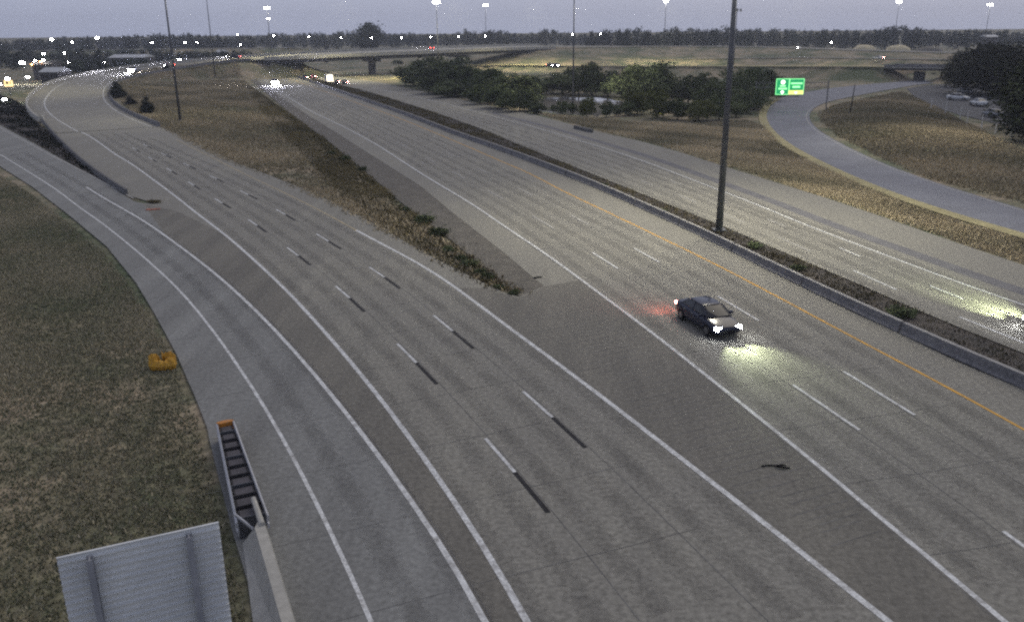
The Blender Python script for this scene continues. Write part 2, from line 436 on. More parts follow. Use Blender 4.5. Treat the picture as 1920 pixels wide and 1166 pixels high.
# cool-toned slab lanes of the left ramp and the darker gores (their own concrete)
L1 = [(0, 290), (25, 305), (100, 352), (150, 390), (190, 417), (225, 445), (250, 465), (312, 520), (350, 557), (367, 580), (400, 617), (437, 667), (475, 730), (505, 775), (530, 820), (557, 868), (600, 955), (630, 1018), (660, 1080), (700, 1170), (740, 1270)]
L2 = [(162, 351), (200, 375), (237, 395), (275, 417), (312, 444), (350, 471), (387, 500), (425, 530), (462, 565), (480, 582), (510, 611), (555, 660), (600, 710), (642, 767), (680, 812), (720, 865), (780, 950), (830, 1022), (865, 1080), (915, 1170), (970, 1280)]
L3 = [(300, 112.5 * 0 + 122, 0), ][:0] + [(103, 163), (92, 175), (91, 190), (107, 215), (130, 235), (175, 260), (212, 287), (250, 310), (287, 337), (325, 365), (375, 405), (425, 442), (479, 490), (517, 525), (555, 562), (570, 580), (605, 617), (655, 675), (692, 720), (730, 767), (767, 817), (800, 867), (870, 960), (905, 1020), (940, 1080), (990, 1165), (1050, 1275)]
L4 = [(668, 432), (720, 460), (780, 490), (830, 520), (880, 558), (930, 598), (1000, 648), (1060, 690), (1130, 745), (1200, 798), (1270, 855), (1330, 900), (1400, 953), (1470, 1010), (1560, 1081), (1650, 1152), (1760, 1240)]
L4y = [(330, 262), (400, 297), (470, 332), (540, 365), (600, 395), (668, 432)]
L5 = [(480, 140), (505, 158), (540, 182), (580, 207), (640, 236), (700, 268), (735, 290), (792, 327), (842, 357), (892, 387), (959, 434), (997, 457), (1060, 502), (1110, 540), (1160, 577), (1210, 612), (1260, 652), (1322, 702), (1385, 752), (1439, 797), (1490, 835), (1532, 870), (1592, 923), (1668, 984), (1744, 1048), (1783, 1080), (1880, 1160), (1960, 1230)]
YL = [(540, 147), (640, 183), (740, 219), (860, 268), (940, 303), (992, 337 - 12), (1060, 361), (1110, 384), (1147, 402), (1197, 425), (1235, 445), (1285, 467), (1335, 492), (1385, 517), (1439, 546), (1497, 579), (1565, 612), (1652, 662), (1690, 680), (1752, 712), (1815, 747), (1865, 775), (1919, 805), (2040, 872)]
LA = [(250, 262), (310, 291), (380, 323), (445, 355), (500, 383), (540, 405), (587, 435), (628, 460), (685, 495), (714, 515), (745, 535), (808, 588), (848, 620), (886, 650), (980, 734), (1035, 780), (1093, 831), (1190, 925), (1265, 1001), (1345, 1080), (1440, 1175)]
LB = [(200, 250), (250, 278), (300, 308), (345, 336), (395, 368), (455, 404), (492, 430), (535, 462), (577, 492), (625, 533), (655, 556), (681, 581), (742, 643), (780, 676), (818, 717), (910, 822), (965, 883), (1025, 952), (1100, 1048), (1190, 1165)]
LD = [(560, 178), (640, 215), (720, 255), (780, 286), (840, 318), (915, 358), (942, 372), (1000, 405), (1035, 427), (1112, 474), (1160, 504), (1300, 597), (1375, 645), (1487, 722), (1610, 805), (1770, 912), (1885, 996), (1990, 1075)]
LE = [(620, 188), (700, 222), (800, 268), (880, 308), (970, 352), (997, 366), (1070, 404), (1102, 420), (1190, 465), (1235, 491), (1346, 555), (1420, 600), (1583, 696), (1712, 776), (1880, 880), (2000, 955)]
ramp1_lane = polygon(L(left_shoulder) + L(ramp1_top) + L([(268, 382)]) + L(L2[4:]) + L([(980, 1300)]), 0.004, 'left_ramp_lane', M['concrete_cool'], pave)
polygon(L([(272, 384)]) + L(L2[4:]) + L(L3[::-1][:-11]) + L([(330, 395)]), 0.005, 'ramp_gore', M['concrete_gore'], pave)
polygon(L(L4) + L([(1960, 1230), (1783, 1080), (1668, 984), (1532, 870), (1439, 797), (1322, 702), (1260, 652), (1160, 577), (1090, 525), (1020, 537), (974, 559), (905, 540), (860, 540)]), 0.006, 'main_gore', M['concrete_gore'], pave)

p1 = lambda px, it=3: path(px, 0, 2.5, it)
l1, l2, l3, l4, l4y, l5, yl, la, lb, ld, le = [p1(q) for q in (L1, L2, L3, L4, L4y, L5, YL, LA, LB, LD, LE)]
Z = 0.012
ribbon(l1, .15, Z, 'edge_line', M['paint'], pave)
ribbon(l2, .20, Z, 'gore_line', M['paint'], pave)
ribbon(l3, .22, Z, 'gore_line', M['paint'], pave)
ribbon(l4, .24, Z, 'gore_line', M['paint'], pave)
ribbon(l4y, .15, Z, 'edge_line', M['yellow_faded'], pave)
ribbon(l5, .20, Z, 'edge_line', M['paint'], pave)
ribbon(yl, .16, Z, 'median_line', M['yellow'], pave)
ribbon(p1([(-30, 222), (0, 240), (60, 272), (95, 291), (150, 318), (200, 345), (250, 372)]), .15, Z, 'edge_line', M['paint_faded'], pave)
# continuous saw joints along the lane lines, beside the dashes
def shift(P, d):
    return [p + n * d for p, n in zip(P, normals(P))]
joints = MB()
def jstrip(P, w, z=0.009):
    b = len(joints.v)
    for p, n in zip(P, normals(P)):
        joints.v.append(tuple(p + n * w / 2 + Vector((0, 0, z)))); joints.v.append(tuple(p - n * w / 2 + Vector((0, 0, z))))
    for i in range(len(P) - 1): joints.f.append((b + 2 * i, b + 2 * i + 1, b + 2 * i + 3, b + 2 * i + 2))
for P_, d_ in ((la, .16), (lb, .16), (ld, -.16), (le, -.16), (l5, -.2), (l2, .2)): jstrip(shift(P_, d_), .028)
def rel(P, q):
    s = nearest_s(P, q); a = along(P, s, s + 1.5); t = (a[-1] - a[0]).normalized(); return a[0], Vector((-t.y, t.x, 0))
# transverse joints every 4.6 m, square to the lanes
for P_, wl, wr in ((lb, 11.4, 4.2), (ld, 4.0, 5.2)):
    s = 0; N_ = length(P_); k = 0
    while s < N_ - 1:
        a = along(P_, s, s + .5)
        if len(a) > 1 and a[0].y < 95:
            t = (a[-1] - a[0]).normalized(); n = Vector((-t.y, t.x, 0)) 
            # lines here run from far to near, so n points to the right-hand side of the photo
            A_, B_ = a[0] - n * wl, a[0] + n * wr
            q = [A_.lerp(B_, u) + t * (.03 * math.sin(u * 9 + k)) for u in np.linspace(0, 1, 8)]
            jstrip(q, .022, .0085)
        s += 4.6; k += 1
jo = joints.build('slab_joints', M['joint'], pave); jo['kind'] = 'stuff'
# contrast dashes: white stripe then black stripe
def dashes(P, s_list, wlen, blen, par, w=.15):
    for s in s_list:
        if s < 0 or s + wlen + blen > length(P): continue
        a = along(P, s, s + wlen)
        far = a[0].length
        if blen == 0 or far < 150:
            ribbon(a, w, Z, 'lane_dash', M['paint' if blen else 'paint_faded'], par)
            if blen: ribbon(along(P, s + wlen, s + wlen + blen), w * 1.25, Z + .001, 'contrast_dash', M['black'], par)
sB = nearest_s(lb, G(910, 822)); dashes(lb, [sB + k * 12.25 for k in range(-12, 3)], 3.05, 3.05, pave)
sA = nearest_s(la, G(980, 734)); dashes(la, [sA + k * 12.25 for k in range(-12, 4)], 3.05, 3.05, pave)
def dash_px(P, segs, par):
    for a, b in segs:
        s0, s1 = nearest_s(P, G(*a)), nearest_s(P, G(*b))
        far_ = G(*a).length > 68
        ribbon(along(P, s0, s1), .13 if far_ else .16, Z, 'lane_dash', M['paint_faded'] if far_ else M['paint'], par)
dash_px(ld, [((1487, 721), (1612, 806)), ((1112, 474), (1160, 504)), ((998, 404), (1037, 429)), ((915, 358), (944, 373)), ((850, 322), (874, 335)), ((798, 295), (818, 305)), ((1885, 995), (1960, 1050)), ((755, 272), (772, 281))], pave)
dash_px(le, [((1346, 555), (1422, 601)), ((1190, 465), (1237, 492)), ((1070, 404), (1103, 421)), ((970, 352), (998, 367)), ((1583, 696), (1715, 778)), ((895, 315), (915, 325)), ((835, 286), (852, 294))], pave)

wm = bpy.data.materials.new('wheel_path_stain'); wm.use_nodes = True
_n = wm.node_tree.nodes; _l = wm.node_tree.links; _b = _n['Principled BSDF']; _b.inputs['Base Color'].default_value = (.085, .083, .08, 1); _b.inputs['Roughness'].default_value = .8
_a = _n.new('ShaderNodeAttribute'); _a.attribute_name = 'edge'; _t = _n.new('ShaderNodeTexNoise'); _t.inputs['Scale'].default_value = .5; _t.inputs['Detail'].default_value = 5
_g = _n.new('ShaderNodeNewGeometry'); _l.new(_g.outputs['Position'], _t.inputs['Vector'])
_m = _n.new('ShaderNodeMath'); _m.operation = 'MULTIPLY'; _r = _n.new('ShaderNodeMapRange'); _r.inputs[1].default_value = .3; _r.inputs[2].default_value = .75; _r.inputs[3].default_value = .03; _r.inputs[4].default_value = .27
_l.new(_t.outputs['Fac'], _r.inputs[0]); _l.new(_a.outputs['Fac'], _m.inputs[0]); _l.new(_r.outputs[0], _m.inputs[1]); _l.new(_m.outputs[0], _b.inputs['Alpha'])
def stain(P, d, w, par):
    Q = shift(P, d); v = []; f = []; e = []
    for p, n in zip(Q, normals(Q)):
        for o_, ev in ((-w / 2, 0), (-w / 5, 1), (w / 5, 1), (w / 2, 0)): v.append(p + n * o_ + Vector((0, 0, .0075))); e.append(float(ev))
    for i in range(len(Q) - 1):
        for j in range(3): f.append((4 * i + j, 4 * i + j + 1, 4 * i + 5 + j, 4 * i + 4 + j))
    o = mesh('wheel_path', v, f, wm, par); at = o.data.attributes.new('edge', 'FLOAT', 'POINT'); at.data.foreach_set('value', e)
for P_, ds in ((lb, (-2.6, -.95, .95, 2.6)), (la, (.95, 2.6)), (ld, (-2.6, -.95, .95, 2.6)), (le, (.95, 2.6)), (l1, (1.3, 3.0))):
    for d_ in ds: stain(P_, d_, .95, pave)
gm_ = MB()
s_ = nearest_s(l5, G(1150, 570))
while s_ < length(l5) - 6:
    a_ = along(l5, s_, s_ + .3)[0]; b_ = along(l4, *(lambda q: (q, q + .2))(nearest_s(l4, a_)))
    s_ += random.uniform(.35, .8)
    if not b_: continue
    b_ = b_[0]
    p0, p1q = a_.lerp(b_, .06), a_.lerp(b_, .94); d_ = (p1q - p0).normalized() * .0; n_ = Vector((-(p1q - p0).y, (p1q - p0).x, 0)).normalized() * .02
    u0 = random.uniform(0, .25); u1 = random.uniform(.6, 1); q0, q1 = p0.lerp(p1q, u0), p0.lerp(p1q, u1); k_ = len(gm_.v)
    gm_.v += [tuple(q0 - n_ + Vector((0, 0, .0095))), tuple(q0 + n_ + Vector((0, 0, .0095))), tuple(q1 + n_ + Vector((0, 0, .0095))), tuple(q1 - n_ + Vector((0, 0, .0095)))]; gm_.f.append((k_, k_ + 3, k_ + 2, k_ + 1))
go_ = gm_.build('gore_grooves', M['joint'], pave); go_['kind'] = 'stuff'
# dirty gravel shoulder that tapers out at the gore nose
grav = polygon(L([(1020, 536), (985, 508), (950, 478), (850, 400), (790, 350), (695, 290), (640, 255), (560, 205), (500, 165), (470, 140), (452, 124), (445, 124), (462, 144), (494, 170), (535, 205), (612, 262), (686, 322), (762, 388), (836, 442), (900, 495), (945, 535), (976, 557)]), -0.012, 'gravel_shoulder', M['gravel']); tag(grav, kind='structure')
# dark dirt wedge between the two ramps
dirt = polygon(L([(-60, 150), (30, 190), (58, 212), (85, 240), (140, 292), (195, 338), (240, 368), (262, 379), (200, 343), (120, 299), (60, 265), (0, 233), (-60, 200)]), -0.015, 'dirt_wedge', M['dirt']); tag(dirt, kind='structure')

# opposing carriageway
OL = [(2080, 722), (1920, 662), (1800, 614), (1700, 572), (1600, 528), (1500, 486), (1440, 460), (1340, 418), (1240, 378), (1100, 322), (960, 266), (900, 241), (800, 206), (700, 175), (640, 160), (600, 150), (560, 138), (530, 128), (515, 120)]
OR = [(2080, 552), (1920, 497), (1850, 474), (1750, 440), (1650, 405), (1560, 375), (1460, 344), (1360, 313), (1270, 284), (1200, 265), (1120, 247), (1000, 215), (900, 195), (800, 173), (720, 156), (660, 148), (600, 139), (560, 129), (530, 118)]
opp = polygon(L(OL) + L(OR[::-1]), 0.0, 'opposing_carriageway', M['concrete']); tag(opp, kind='structure')
L6 = [(700, 165), (800, 186), (900, 212), (1000, 238), (1100, 268), (1200, 300), (1300, 338), (1420, 384), (1530, 430), (1640, 470), (1740, 509), (1830, 543), (1920, 572), (2060, 620)]
l6 = p1(L6)
ribbon(l6, .20, Z, 'edge_line', M['paint'], opp)
ribbon(shift(p1(L6[2:]), 2.3), 1.3, .006, 'rumble_strip', M['asphalt_dark'], opp)
oF = p1([(800, 199), (900, 231), (1000, 266), (1100, 301), (1205, 340), (1275, 367), (1354, 400), (1460, 445), (1600, 507), (1797, 595), (1920, 643), (2040, 690)])
oG = p1([(900, 216), (1000, 246), (1100, 281), (1190, 315), (1260, 340), (1342, 372), (1440, 412), (1575, 465), (1745, 537), (1900, 598), (2040, 650)])
for P_, ds in ((oF, (-1.0, -2.6, .95, 2.6)), (oG, (.95, 2.6))):
    for d_ in ds: stain(P_, d_, .95, opp)
dash_px(oF, [((1797, 594), (1918, 644)), ((1600, 507), (1682, 543)), ((1460, 445), (1522, 471)), ((1354, 400), (1397, 418)), ((1273, 366), (1306, 380)), ((1203, 339), (1223, 347)), ((1145, 317), (1162, 323)), ((1095, 299), (1110, 305))], opp)
dash_px(oG, [((1743, 536), (1806, 561)), ((1575, 465), (1614, 481)), ((1438, 411), (1474, 425)), ((1340, 371), (1366, 381)), ((1258, 339), (1280, 348)), ((1188, 314), (1206, 321)), ((1125, 290), (1140, 296))], opp)
0 and ribbon(p1([(700, 178), (800, 209), (960, 271), (1100, 327), (1240, 383), (1340, 423), (1440, 466), (1600, 535), (1800, 622), (1920, 670), (2060, 726)]), .12, Z, 'median_line', M['yellow_faded'], opp)

# loop road on the right
LO = [(2050, 480), (1920, 441), (1800, 410), (1700, 376), (1600, 336), (1520, 298), (1460, 262), (1433, 232), (1431, 210), (1450, 190), (1500, 175), (1580, 163), (1680, 154), (1760, 149), (1830, 147), (1900, 145)]
LI = [(2050, 430), (1920, 395), (1850, 372), (1750, 342), (1640, 300), (1560, 260), (1525, 236), (1518, 212), (1545, 193), (1600, 181), (1680, 166), (1730, 158), (1780, 154), (1840, 152), (1900, 150)]
lo = smooth_line(densify(L(LO), 4), 5); li = smooth_line(densify(L(LI), 4), 5)
loop = polygon(list(lo) + list(li[::-1]), 0.0, 'loop_road', M['asphalt_loop']); tag(loop, kind='structure')
lo2 = shift(lo, 0.0)
ribbon(shift(along(lo, 0, nearest_s(lo, G(1455, 187))), .0), 1.5, .012, 'gravel_shoulder_strip', M['gravel_pale'], loop)
ribbon(shift(li, .55), .15, .014, 'edge_line', M['paint_faded'], loop)
# parking lane behind the oval
park = polygon(L([(1700, 166), (1712, 180), (1745, 198), (1800, 216), (1870, 232), (1990, 262), (2100, 262), (2100, 165), (1900, 158), (1790, 157), (1735, 160)]), -.01, 'parking_lot', mat('lot_asphalt', (.085, .09, .10), col2=(.06, .063, .07), scale=.5)); tag(park, kind='structure')

# ------------------------------------------------------------------ ramp road, flyover and far roads
def strip_between(A, B, z, name, m, parent=None):
    v = []; f = []
    for a, b in zip(A, B):
        v.append(a + Vector((0, 0, z))); v.append(b + Vector((0, 0, z)))
    for i in range(len(A) - 1): f.append((2 * i, 2 * i + 2, 2 * i + 3, 2 * i + 1))
    return mesh(name, v, f, m, parent)
def slab_between(A, B, z0, z1, name, m, parent):
    v = []; f = []
    for a, b in zip(A, B):
        for p, z in ((a, z1), (b, z1), (b, z0), (a, z0)): v.append(p + Vector((0, 0, z)))
    for i in range(len(A) - 1):
        for j in range(4):
            k = (j + 1) % 4; f.append((4 * i + j, 4 * i + k, 4 * i + 4 + k, 4 * i + 4 + j))
    f.append((0, 1, 2, 3)); n = 4 * (len(A) - 1); f.append((n + 3, n + 2, n + 1, n))
    o = mesh(name, v, f, m, parent)
    bm = bmesh.new(); bm.from_mesh(o.data); bmesh.ops.recalc_face_normals(bm, faces=bm.faces); bm.to_mesh(o.data); bm.free()
    return o
iA = next(i for i in range(len(rin)) if nearest_s(rin, rin[i]) >= IB0)
iB = next(i for i in range(len(rin)) if nearest_s(rin, rin[i]) >= IB1)
rr = strip_between(rin[:iA + 1], rout[:iA + 1], .02, 'ramp_road', M['concrete']); tag(rr, kind='structure')
for a_, b_, nm_ in ((0, iA, 'ramp_bed'), (iB, len(rin), 'embankment_bed')):
    q_ = slab_between([p - n * .9 for p, n in zip(rin[a_:b_], rinN[a_:b_])], [p + (p - q).normalized() * .6 for p, q in zip(rout[a_:b_], rin[a_:b_])], -1.6, -.02, nm_, M['ground'], None); q_['kind'] = 'structure'
ce = strip_between([a.lerp(b, .80) + Vector((0, 0, .03)) for a, b in zip(rin[:iA], rout[:iA])], [a.lerp(b, .812) + Vector((0, 0, .03)) for a, b in zip(rin[:iA], rout[:iA])], 0, 'edge_line', M['paint'], rr)
strip_between([a.lerp(b, .08) + Vector((0, 0, .03)) for a, b in zip(rin[:iA], rout[:iA])], [a.lerp(b, .09) + Vector((0, 0, .03)) for a, b in zip(rin[:iA], rout[:iA])], 0, 'edge_line', M['paint'], rr)
er = strip_between(rin[iB:], rout[iB:], .02, 'embankment_road', M['concrete']); tag(er, kind='structure')
JP = [(-.28, 0), (-.2, .25), (-.1, .85), (.1, .85), (.2, .25), (.28, 0)]
fl = empty('flyover_bridge', rin[iA]); fl.location = (0, 0, 0)
tag(fl, 'long curved flyover bridge with pale parapet and dark girder crossing over the freeway', 'bridge')
ri, ro = rin[iA:iB + 1], rout[iA:iB + 1]
slab_between(ri, ro, -.35, .02, 'deck', M['parapet'], fl)
g1 = [a.lerp(b, .06) for a, b in zip(ri, ro)]; g2 = [a.lerp(b, .94) for a, b in zip(ri, ro)]
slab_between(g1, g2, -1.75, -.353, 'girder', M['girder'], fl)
sweep(ri, [(0.0, 0), (0.0, 1.0), (.35, 1.0), (.35, 0)], 'parapet', M['parapet'], fl)
sweep(ro, [(-.35, 0), (-.35, 1.0), (0, 1.0), (0, 0)], 'parapet', M['parapet'], fl)
def pier(px, py, zt, wx=3.0):
    i = min(range(len(ri)), key=lambda k: abs((ri[k] - G(px, py, zt)).length)); a, b = ri[i], ro[i]
    d = (b - a); d.z = 0; d.normalize(); c = a.lerp(b, .5); rz = math.atan2(d.y, d.x)
    m = MB(); m.box(c.x, c.y, a.z - 1.75 - .55, 11.5, 2.0, 1.1, rz)
    m.box(c.x, c.y, (a.z - 2.85 - .2) / 2, wx, 1.8, a.z - 2.85 + .4, rz)
    m.build('pier', M['pier'], fl)
pier(540, 110, 7.2, 3.2); pier(712, 103, 7.8); pier(885, 96, 8)
for q in (ri[0], ri[-1]):
    i = 0 if q is ri[0] else len(ri) - 1; a, b = ri[i], ro[i]; d = b - a; d.z = 0; rz = math.atan2(d.y, d.x); c = a.lerp(b, .5)
    m = MB(); m.box(c.x, c.y, (a.z - .9) / 2 - .4, 15.5, 1.6, a.z - .6, rz); m.build('abutment', M['pier'], fl)
# ramp barriers
ob = empty('ramp_barrier'); tag(ob, 'pale concrete barrier round the outside of the sweeping left ramp', 'barrier')
pre = smooth_line(densify(L([(240, 364), (195, 335), (150, 300), (103, 254), (80, 226)]) , 4), 3)
obp = [pre[-1]] + rout[3:iA + 1]
sweep(smooth_line(obp, 4), [(0.0, 0), (0.0, 1.05), (.28, 1.05), (.45, 0)], 'wall', M['parapet'], ob)
sweep(pre, [(0.0, 0), (0.0, .55), (.22, .55), (.35, 0)], 'low_wall', M['pier'], ob)
ib = empty('ramp_barrier'); tag(ib, 'low grey concrete barrier along the grassy inner edge of the left ramp', 'barrier')
sweep(rin[:nearest_s(rin, rin[0]) == 0 and 60 or 60][:iA], [(-.15, 0), (-.1, .85), (.1, .85), (.2, 0)], 'wall', M['barrier'], ib)
# crossing road with its small bridge
iX0 = next(i for i in range(len(cross)) if nearest_s(cross, cross[i]) >= XB0)
iX1 = next(i for i in range(len(cross)) if nearest_s(cross, cross[i]) >= XB1)
def flat_road(P, w, z, name, m):
    nn = normals(P); bed = slab_between([p - n * (w / 2 + .6) for p, n in zip(P, nn)], [p + n * (w / 2 + .6) for p, n in zip(P, nn)], -1.8, -.02, name + '_bed', M['ground'], None); bed['kind'] = 'structure'
    N_ = normals(P); return strip_between([p - n * w / 2 for p, n in zip(P, N_)], [p + n * w / 2 for p, n in zip(P, N_)], z, name, m)
for seg in (cross[:iX0 + 1], cross[iX1:]):
    tag(flat_road(seg, 7.5, .02, 'crossing_road', M['gravel_pale']), kind='structure')
tag(flat_road(far2, 9, .02, 'far_road', M['concrete']), kind='structure')
tag(flat_road(far3, 9, .02, 'distant_road', M['parapet']), kind='structure')
sb = empty('overpass_bridge'); tag(sb, 'short dark overpass on a middle pier above the loop road beside the big tree', 'bridge')
xs = cross[iX0:iX1 + 1]; N_ = normals(xs); xa = [p - n * 4.5 for p, n in zip(xs, N_)]; xb = [p + n * 4.5 for p, n in zip(xs, N_)]
slab_between(xa, xb, -.3, .02, 'deck', M['parapet'], sb)
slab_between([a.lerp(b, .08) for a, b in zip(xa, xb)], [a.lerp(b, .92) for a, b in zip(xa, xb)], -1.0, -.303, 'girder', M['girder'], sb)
sweep(xa, [(0, 0), (0, .8), (.25, .8), (.25, 0)], 'parapet', M['barrier'], sb)
sweep(xb, [(-.25, 0), (-.25, .8), (0, .8), (0, 0)], 'parapet', M['barrier'], sb)
for px in (1742, 1750):
    i = min(range(len(xs)), key=lambda k: (xs[k] - G(px, 126, 4.3)).length); c = xs[i]
    m = MB(); m.box(c.x, c.y + (px - 1742) * .5, (c.z - 1.5) / 2 - .2, 1.3, 1.3, c.z - 1.5 + .4); m.build('pier', M['pier'], sb)
# tan panels added in place of the lit slope beyond the overpass
tw = empty('lit_slope_panels'); tag(tw, 'row of tan panels standing in for the lit slope under the short overpass', 'wall')
a, b = GY(1662, 149, 308), GY(1776, 149, 308)
for k in range(9):
    p = a.lerp(b, (k + .5) / 9); m = MB(); m.box(p.x, p.y, 1.0, (b - a).length / 9 - .06, .4, 3.0); m.build('slope_panel', M['lit_slope'], tw)

# ------------------------------------------------------------------ median barrier in precast segments
bb = smooth_line(densify(L(barrier_base), 3), 3)
mbar = empty('median_barrier'); tag(mbar, 'long grey precast concrete barrier along the median of the freeway', 'barrier')
s = 0.0; TL = length(bb); P0 = [(0.0, 0), (.0, .06), (-.10, .20), (-.16, .60), (-.38, .60), (-.44, .20), (-.54, .06), (-.54, 0)]
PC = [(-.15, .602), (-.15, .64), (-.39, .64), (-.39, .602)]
off = nearest_s(bb, G(1684, 624)) % 9.3
s = off - 9.3
k = 0
while s < TL:
    a = along(bb, max(0, s + .09), min(TL, s + 9.21))
    if len(a) > 1 and length(a) > 1:
        q = sweep(a, P0, 'barrier_segment', M['barrier'], mbar)
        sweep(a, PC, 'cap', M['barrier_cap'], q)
    s += 9.3; k += 1
# small dark guard wall beside the opposing carriageway
gw = empty('drain_headwall'); tag(gw, 'short dark concrete headwall on the far grass edge of the opposing carriageway', 'wall')
sweep(smooth_line(densify(L([(1078, 241), (1092, 245), (1110, 249)]), 2), 1), [(-.25, 0), (-.25, .55), (.25, .55), (.25, 0)], 'wall', M['pier'], gw)

# ------------------------------------------------------------------ foliage meshes
def crown_mesh(name, lobes, n, size, m, seed, tint_low=True, cone=False):
    r = np.random.default_rng(seed)
    w = np.array([l[3] * l[3] for l in lobes]); w = w / w.sum()
    pick = r.choice(len(lobes), n, p=w)
    Lb = np.array(lobes)[pick]                       # x y z r squash
    d = r.normal(size=(n, 3)); d /= np.linalg.norm(d, axis=1)[:, None]
    rad = r.uniform(0.35, 1.0, n) ** 0.6 * (1 + .26 * r.normal(size=n))
    p = Lb[:, :3] + d * (Lb[:, 3] * rad)[:, None] * np.stack([np.ones(n), np.ones(n), Lb[:, 4]], 1)
    a = r.normal(size=(n, 3)); a /= np.linalg.norm(a, axis=1)[:, None]
    b = np.cross(a, r.normal(size=(n, 3))); b /= np.linalg.norm(b, axis=1)[:, None]
    sz = size * r.uniform(.55, 1.35, n)[:, None]
    v = np.stack([p - a * sz, p - b * sz * .6, p + a * sz, p + b * sz * .6], 1).reshape(-1, 3)
    me = bpy.data.meshes.new(name)
    me.vertices.add(4 * n); me.vertices.foreach_set('co', v.astype(np.float32).ravel())
    me.loops.add(4 * n); me.loops.foreach_set('vertex_index', np.arange(4 * n, dtype=np.int32))
    me.polygons.add(n); me.polygons.foreach_set('loop_start', np.arange(0, 4 * n, 4, dtype=np.int32))
    me.update(calc_edges=True)
    at = me.attributes.new('tint', 'FLOAT', 'FACE')
    lt = r.uniform(0, 1, len(lobes))[pick]
    at.data.foreach_set('value', np.clip(.55 * lt + .45 * r.uniform(0, 1, n), 0, 1).astype(np.float32))
    me.materials.append(m)
    return me
def lobes_tree(seed, H=1.0, W=.8, base=.25, n=9, lr=.30, sp=.55):
    """unit-height crown lobes"""
    r = random.Random(seed); o = []
    for k in range(n):
        t = (k + .5) / n; zz = base + (1 - base) * (.12 + .76 * t)
        env = math.sin(math.pi * (.15 + .78 * t)) ** .7
        a = r.uniform(0, 6.28); q = r.uniform(.1, sp) * env * W / 2
        o.append((math.cos(a) * q, math.sin(a) * q, zz, W * lr * env * r.uniform(.7, 1.3), .8))
    o.append((0, 0, base + (1 - base) * .45, W * (lr + .03), .9))
    return o
def trunk_mesh(name, H=1.0, seed=0, limbs=4, base_r=.03):
    r = random.Random(seed); m = MB(); m.tube((0, 0, -.03), (.01, .01, .55 * H), base_r, base_r * .55, 7)
    for k in range(limbs):
        a = r.uniform(0, 6.28); z0 = r.uniform(.25, .5) * H
        m.tube((0, 0, z0), (math.cos(a) * .2 * H, math.sin(a) * .2 * H, z0 + .3 * H), base_r * .5, base_r * .15, 5)
    me = bpy.data.meshes.new(name); me.from_pydata(m.v, [], m.f); me.materials.append(M['bark']); return me
trunks = [trunk_mesh('trunk', 1, s_) for s_ in range(3)]
far_crowns = [crown_mesh('crown', lobes_tree(s_, W=random.Random(s_).uniform(.65, 1.0), base=.06, n=8), 900, .042, M['leaf_far'], s_) for s_ in range(9)]
mid_crowns = [crown_mesh('crown', lobes_tree(50 + s_, W=[.75, .9, 1.1, .7, .95][s_], base=.03, n=22, lr=.20, sp=.95), 5200, .026, M['leaf_mid'], 50 + s_) for s_ in range(5)]
olive_crowns = [crown_mesh('crown', lobes_tree(70 + s_, W=1.0, base=.02, n=20, lr=.20, sp=.95), 4600, .028, M['leaf_olive'], 70 + s_) for s_ in range(3)]
dark_crowns = [crown_mesh('crown', lobes_tree(90 + s_, W=.95, base=.04, n=16), 14000, .020, M['leaf_dark'], 90 + s_) for s_ in range(3)]
def tree(name, loc, h, w, crown, label, cat, group=None, trunk=None, rz=None):
    """w = width wanted, relative to crown unit width ~ .9"""
    e = empty(name, loc, random.uniform(0, 6.28) if rz is None else rz)
    c = bpy.data.objects.new('crown', crown); COL.objects.link(c); c.parent = e; c.scale = (w, w, h)
    if trunk is not None:
        t = bpy.data.objects.new('trunk', trunk); COL.objects.link(t); t.parent = e; t.scale = (h, h, h * .9)
    tag(e, label, cat, group); return e
def single(name, loc, h, w, crown, label, cat, group=None):
    c = bpy.data.objects.new(name, crown); COL.objects.link(c); c.location = loc; c.scale = (w, w, h); c.rotation_euler = (0, 0, random.uniform(0, 6.28))
    tag(c, label, cat, group); return c
def tz(x, y): return float(terrain_z(np.array([[x, y]]))[0])

# far tree line
def sec(x):
    for lim, t in ((325, 'left of the tall left pole'), (495, 'between the tall left pole and paired masts'), (655, 'between the paired masts and the broad tree'), (820, 'between the broad tree and the flyover mast'), (1070, 'between the flyover mast and the pond pole'), (1250, 'between the pond pole and the next lit mast'), (1370, 'just left of the nearest thick pole'), (1540, 'right of the nearest thick pole'), (1775, 'behind the sand mounds')):
        if x < lim: return t
    return 'above the big dark trees at right'
prof = [(-60, 76), (0, 75), (40, 73), (90, 72), (140, 69), (200, 68), (250, 65), (300, 64), (350, 63), (360, 61), (400, 66), (440, 66), (480, 66), (510, 60), (540, 62), (600, 62), (640, 57), (660, 60), (720, 63), (760, 62), (800, 64), (850, 61), (870, 56), (900, 59), (930, 56), (960, 62), (1000, 62), (1022, 53), (1040, 55), (1060, 63), (1100, 62), (1130, 58), (1145, 54), (1170, 56), (1195, 52), (1220, 57), (1250, 56), (1280, 56), (1330, 60), (1355, 55), (1390, 58), (1440, 58), (1460, 58), (1510, 60), (1540, 60), (1560, 59), (1590, 58), (1620, 64), (1640, 58), (1680, 50), (1710, 53), (1740, 58), (1770, 62), (1830, 58), (1870, 60), (1900, 62), (2000, 60)]
px_, py_ = [a for a, b in prof], [b for a, b in prof]
x = -50; k = 0
